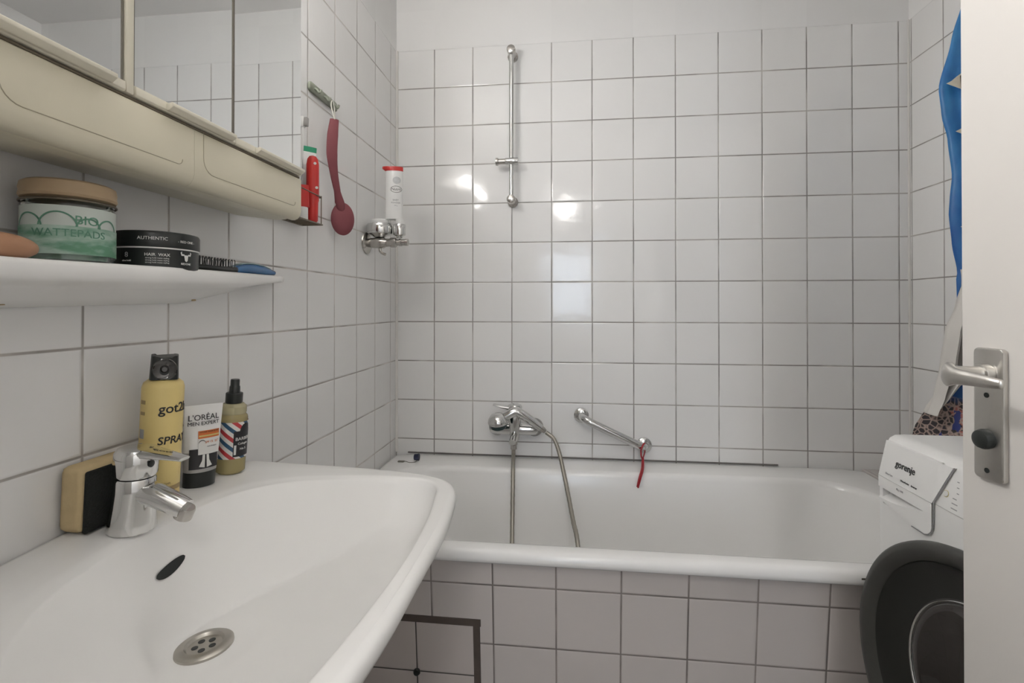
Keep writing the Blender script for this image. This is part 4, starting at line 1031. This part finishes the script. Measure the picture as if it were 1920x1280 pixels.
# slanting right edge above the corner
q = [vt(fxx(.767) - PR, -.947, .767), vt(fxx(.838) - PR, -.947, .838), vt(fxx(.838) - PR, -.976, .838), vt(fxx(.838) + .003, -.976, .838), vt(fxx(.767) + .003, -.948, .767)]
b.faces.new((q[0], q[1], q[2])); b.faces.new((q[0], q[2], q[3], q[4]))
bmesh.ops.remove_doubles(b, verts=b.verts[:], dist=.00005)
dd = obj('detergent_drawer', b, M['appliance'], t, ang=30)
def seam(pts, r=.0006, name='panel_seam', m=None, par=None): return obj(name, tube(pts, r, 6), m or M['seam'], par or t)
seam([Vector((fxx(z) - .0030, y, z)) - T1 for y, z in ((-.977, .838), (-.949, .767), (-.9485, .740), (-.947, .722), (-.940, .710), (-.925, .7035), (-.892, .7035))], .0010, 'drawer_seam', M['grey_line'], dd)
seam([Vector((fxx(.767) - .0046, -.793, .767)) - T1, Vector((fxx(.767) - .0046, -.947, .767)) - T1], .0006, 'drawer_seam', None, dd)
seam([Vector((fxx(.767) - .0001, -.950, .767)) - T1, Vector((fxx(.767) - .0001, -1.375, .767)) - T1], .0007)
text('lettering', 'gorenje', .0185, planemap(pan(-.866, .8025), .0056), M['print_black'], t, bold=.00035)
text('lettering', 'SensoCare', .0050, planemap(pan(-.826, .7765), .0055), M['grey_line'], t, bold=.0002)
text('lettering', 'WaveActive    Inverter', .0050, planemap(pan(-.884, .7765), .0055), M['print_black'], t, bold=.0002)
text('lettering', '8kg 1400', .0055, planemap(pan(-.862, .7580), .0055), M['grey_line'], t)
for k, (yy, zz, ww) in enumerate(((-.988, .818, .005), (-.990, .809, .005), (-.992, .800, .005), (-.988, .790, .009), (-.990, .782, .013), (-.991, .774, .014), (-1.02, .818, .010), (-1.02, .806, .010), (-1.022, .794, .012))):
    mt_ = pan(yy, zz); b = bmesh.new()
    vs = [b.verts.new(mt_ @ Vector((sx__ * ww / 2, sy__ * .0008, .0005))) for sx__, sy__ in ((-1, -1), (1, -1), (1, 1), (-1, 1))]; b.faces.new(vs)
    obj('printed_mark', b, M['grey_line'], t, smooth=False)
obj('button', cyl(.005, 0, .0015, .0005, 20, mtx=pan(-.968, .792)), M['white_plastic'], t)
obj('button_ring', tube([pan(-.968, .792) @ Vector((.0055 * cos(a), .0055 * sin(a), .0004)) for a in [2 * pi * i / 24 for i in range(25)]], .0004, 6), M['print_yellow'], t)
obj('control_dial', lathe([(0, .018), (.022, .018), (.025, .015), (.026, 0), (0, 0)], 40, mtx=pan(-1.10, .800)), M['white_plastic'], t)
# top plate seam
# porthole door, slightly ajar
dc = Vector((1.288, -1.062, .484)) - T1
pd = bpy.data.objects.new('porthole_door', None); pd.empty_display_size = .05; C.objects.link(pd); pd.parent = t
tl = .118 - .006
nout = Vector((-cos(tl), -sin(tl), 0)); exd = Vector((-sin(tl), cos(tl), 0))
dm = frame(dc, exd, (0, 0, 1))
if (dm.to_3x3() @ Vector((0, 0, 1))).dot(nout) < 0: dm = frame(dc, -exd, (0, 0, 1))
pd.matrix_local = dm
rg = obj('outer_ring', lathe([(.236, -.020), (.243, -.016), (.2455, -.008), (.2445, -.001), (.240, .003), (.232, .003), (.214, -.008), (.212, -.012), (.212, -.020)], 96), M['bezel'], pd, ang=60)
obj('funnel', lathe([(.2125, -.009), (.208, -.014), (.185, -.026), (.166, -.031), (.158, -.033), (.156, -.040), (.2, -.03), (.2125, -.018)], 96), M['bezel_dark'], pd, ang=60)
obj('steel_ring', lathe([(.1585, -.035), (.1575, -.030), (.154, -.028), (.1515, -.030), (.151, -.035)], 80), M['chrome'], pd, ang=60)
obj('glass_bowl', lathe([(.1515, -.033), (.148, -.031), (.138, -.034), (.120, -.046), (.09, -.058), (.05, -.064), (0, -.066)], 72), M['porthole'], pd, ang=70)
obj('door_back', lathe([(.238, -.0205), (.240, -.024), (.236, -.027), (.20, -.027)], 96), M['white_plastic'], pd, ang=60)

# ---------------------------------------------------------------- shower curtain
t = thing('shower_curtain', 'gathered shower curtain printed with blue sea, fish and coral beside the open door', 'curtain', (1.72, -.45, .56))
Lz = [(2.05, 1.742), (1.925, 1.713), (1.82, 1.686), (1.694, 1.656), (1.62, 1.664), (1.558, 1.679), (1.458, 1.691), (1.40, 1.686), (1.359, 1.684), (1.28, 1.692), (1.203, 1.706), (1.12, 1.682), (1.048, 1.656), (.96, 1.644), (.877, 1.629), (.82, 1.612), (.77, 1.597), (.66, 1.575), (.56, 1.56)]
def Lx(z):
    for (z1, x1), (z0, x0) in zip(Lz, Lz[1:]):
        if z0 <= z <= z1: f = (z - z0) / (z1 - z0); f = f * f * (3 - 2 * f) * .5 + f * .5; return x0 + (x1 - x0) * f
    return Lz[0][1] if z > 2 else Lz[-1][1]
m = bpy.data.materials.new('sea_print_fabric'); m.use_nodes = True; g = NT(m); bs = m.node_tree.nodes['Principled BSDF']
uvn = g.new('ShaderNodeUVMap'); s3 = g.new('ShaderNodeSeparateXYZ'); g.link(uvn.outputs[0], s3.inputs[0])
geo = g.new('ShaderNodeTexCoord')
n1 = g.new('ShaderNodeTexNoise'); g.link(geo.outputs['Object'], n1.inputs['Vector']); n1.inputs['Scale'].default_value = 26; n1.inputs['Detail'].default_value = 4
mpn = g.new('ShaderNodeMapping'); mpn.inputs['Scale'].default_value = (1, 1, .45); g.link(geo.outputs['Object'], mpn.inputs[0]); g.link(mpn.outputs[0], n1.inputs['Vector'])
n2 = g.new('ShaderNodeTexVoronoi'); g.link(geo.outputs['Object'], n2.inputs['Vector']); n2.inputs['Scale'].default_value = 80; n2.feature = 'DISTANCE_TO_EDGE'
n3 = g.new('ShaderNodeTexNoise'); g.link(geo.outputs['Object'], n3.inputs['Vector']); n3.inputs['Scale'].default_value = 22; n3.inputs['Detail'].default_value = 4
blue = g.mix(g.m('MULTIPLY', g.m('SUBTRACT', n1.outputs['Fac'], .3), 2.2), (.010, .105, .34), (.05, .24, .48))
deep = g.mix(g.m('MULTIPLY', g.m('SUBTRACT', n1.outputs['Fac'], .3), 2.2), (.006, .065, .28), (.02, .14, .40))
mz = g.new('ShaderNodeMapRange'); g.link(s3.outputs[1], mz.inputs[0]); mz.inputs[1].default_value = 1.1; mz.inputs[2].default_value = 1.65   # v carries height in metres
sea = g.mix(mz.outputs[0], deep, blue)
cr = g.new('ShaderNodeMapRange'); g.link(n2.outputs['Distance'], cr.inputs[0]); cr.inputs[1].default_value = .02; cr.inputs[2].default_value = .16
cr2 = g.m('GREATER_THAN', n3.outputs['Fac'], .56)
cor = g.mix(cr.outputs[0], (.50, .38, .33), g.mix(cr2, (.035, .03, .035), (.46, .16, .15)))
cor = g.mix(g.m('GREATER_THAN', n1.outputs['Fac'], .60), cor, (.03, .05, .26))
mc = g.new('ShaderNodeMapRange'); g.link(g.m('ADD', s3.outputs[1], g.m('MULTIPLY', n3.outputs['Fac'], .06)), mc.inputs[0]); mc.inputs[1].default_value = .885; mc.inputs[2].default_value = .90
col = g.mix(mc.outputs[0], cor, sea)
g.link(col, bs.inputs['Base Color']); bs.inputs['Roughness'].default_value = .45
def sheet(ulo, uhi, ph, zz0, zz1, yoff, ufun=None):
    b = bmesh.new(); uv = b.loops.layers.uv.new('UVMap'); nu, nv = 26, 96; G = []
    for j in range(nv + 1):
        z = zz0 + (zz1 - zz0) * j / nv; row = []
        a_, c_ = ulo(z), uhi(z)
        for i in range(nu + 1):
            u = i / nu; x = a_ + (c_ - a_) * u
            y = -.45 + yoff + .022 * sin(u * 11 + ph + z * 1.3) * min(1, u * 6 + .15) + .010 * sin(u * 23 + z * 2)
            row.append((b.verts.new((x - 1.72, y + .45, z - .56)), u, z))
        G.append(row)
    for j in range(nv):
        for i in range(nu):
            q = [G[j][i], G[j][i + 1], G[j + 1][i + 1], G[j + 1][i]]; f = b.faces.new([v[0] for v in q])
            for l, v in zip(f.loops, q): l[uv].uv = (v[1], v[2])
    return b
def solid(o, th=.0012):
    md = o.modifiers.new('thickness', 'SOLIDIFY'); md.thickness = th; return o
def blueL(z): return Lx(z) if z > 1.19 else (Lx(1.19) + (1.19 - z) * .04 if z > 1.03 else Lx(z) + .062 * min(1, (z - .80) / .16) if z > .80 else Lx(z))
solid(obj('printed_fabric', sheet(blueL, lambda z: 1.845, 0, .56, 2.06, 0), m, t, ang=80))
M['liner'] = mat('milky_curtain_back', (.62, .60, .57), .5, noise=.04, nscale=12)
def linL(z): return Lx(z)
def linR(z): return linL(z) + max(.004, min(.075, .075 * min(1, (1.21 - z) / .12), .075 * max(.05, min(1, (z - .84) / .12))))
solid(obj('turned_edge', sheet(linL, linR, 1.0, .83, 1.21, -.030), M['liner'], t, ang=80))
M['fish_dark'] = mat('fish_dark', (.05, .035, .025), .5, noise=.1); M['fish_pale'] = mat('fish_pale', (.62, .58, .48), .5, noise=.15, nscale=90)
def fish(y_, z_, s, hang=0):
    b = bmesh.new(); b2 = bmesh.new()
    body = [(-.030, .0), (-.018, .006), (-.004, .018), (.012, .030), (.024, .022), (.030, 0), (.022, -.014), (.006, -.016), (-.012, -.008)]
    def V(bb, p, d): return bb.verts.new((Lx(z_) + .024 * s + p[0] * s - 1.72, -.036 - d, z_ + p[1] * s - .56))
    for bb, pp, d in ((b, body, 0), (b2, [(.002, .018), (.012, .028), (.012, -.014), (.004, -.014)], .0012)):
        f_ = [V(bb, p, d + .001) for p in pp]; k_ = [V(bb, p, d) for p in pp]
        bb.faces.new(f_); bb.faces.new(k_[::-1])
        for i in range(len(pp)): bb.faces.new((f_[i], f_[(i + 1) % len(pp)], k_[(i + 1) % len(pp)], k_[i]))
    fo = obj('printed_fish', b, M['fish_pale'], t, smooth=False); obj('fish_stripe', b2, M['fish_dark'], fo, smooth=False)
fish(0, 1.69, 1.0); fish(0, 1.565, 1.05); fish(0, 1.318, 1.0)
# rail that carries the curtain
t = thing('curtain_rod', 'white curtain rod running across the room above the tub', 'rod', (.93, -.47, 2.20))
obj('rod', tube([(-.928, 0, 0), (.928, 0, 0)], .011, 16), M['white_plastic'], t)
for k in range(5):
    a0 = .745 + .035 * k
    obj('ring', tube([(a0, .0 + .016 * cos(a), -.004 + .016 * sin(a)) for a in [2 * pi * i / 20 for i in range(21)]], .0016, 6), M['white_plastic'], t)
for s_ in (-.9295, .925): obj('rod_end', cyl(.022, 0, .004, .001, 20, mtx=Matrix.Translation((s_, 0, 0)) @ Matrix.Rotation(pi / 2, 4, 'Y')), M['white_plastic'], t)

# ---------------------------------------------------------------- open door
dd_ = Vector((.147, -.989, 0)).normalized(); dn = Vector((-.989, -.147, 0)).normalized()
DO = Vector((1.1905, -1.191, 0))
dmx = frame(DO, dd_, (0, 0, 1))           # x along leaf, y up, z = normal
zdir = dmx.to_3x3() @ Vector((0, 0, 1)); sg = 1 if zdir.dot(dn) > 0 else -1
b = box(0, .80, .008, 2.02, -.040 if sg > 0 else 0, 0 if sg > 0 else .040, .0015, 2)
dob = bpy.data.objects.new('door_1', None); dob.empty_display_size = .1; C.objects.link(dob); dob.matrix_world = dmx; dob['kind'] = 'structure'
obj('leaf', b, M['doorpaint'], dob, ang=30)
b = prism(rrect(.0225, .0605, .900 , 1.061, .006), 'Z', 0 if sg > 0 else -.007, .007 if sg > 0 else 0, .0018)
pl = obj('handle_plate', b, M['satin'], dob)
S = sg
obj('rosette', cyl(.0115, 0, .011, .001, 28, mtx=Matrix.Translation((.0415, 1.030, .007 * S)) if S > 0 else Matrix.Translation((.0415, 1.030, -.018))), M['satin'], pl)
hpath = [(.0415, 1.030, .010 * S), (.0415, 1.030, .036 * S), (.0420, 1.030, .053 * S), (.048, 1.030, .0625 * S), (.062, 1.0295, .0645 * S), (.080, 1.029, .063 * S), (.100, 1.028, .062 * S), (.112, 1.0275, .060 * S)]
hs = spline(hpath, 7); nh = len(hs)
b = bmesh.new(); rs = []
for i, p in enumerate(hs):
    s = i / (nh - 1)
    tn = (hs[min(i + 1, nh - 1)] - hs[max(i - 1, 0)]).normalized(); sd = tn.cross(Vector((0, 1, 0))).normalized()
    if s < .3: rw, rh = .0075, .0085 + .006 * s
    else: rw, rh = .0075 - .004 * (s - .3) / .7, .0125 - .0075 * (s - .3) / .7
    if .25 < s < .55: rh += .003 * sin((s - .25) / .3 * pi)
    if i == nh - 1: rw *= .4; rh *= .5
    rs.append([b.verts.new(p + sd * rw * cos(a) + Vector((0, 1, 0)) * rh * sin(a)) for a in [2 * pi * q / 20 for q in range(20)]])
for a, c in zip(rs, rs[1:]):
    for k in range(20): b.faces.new((a[k], a[(k + 1) % 20], c[(k + 1) % 20], c[k]))
b.faces.new(rs[0]); b.faces.new(rs[-1])
obj('door_lever', b, M['satin'], dob, ang=70)
obj('thumb_turn', lathe([(0, .0), (.0115, 0), (.0122, .003), (.0122, .006), (.0105, .010), (.006, .0122), (0, .0125)], 28, mtx=Matrix.Translation((.0405, .950, .007)) if S > 0 else Matrix.Translation((.0405, .950, -.007)) @ Matrix.Rotation(pi, 4, 'X')), M['black'], pl)
for zz in (1.0035, .9115):
    obj('screw', cyl(.0032, -.0005, .0004, seg=14, mtx=Matrix.Translation((.0400, zz, .0072 * S))), M['black'], pl)
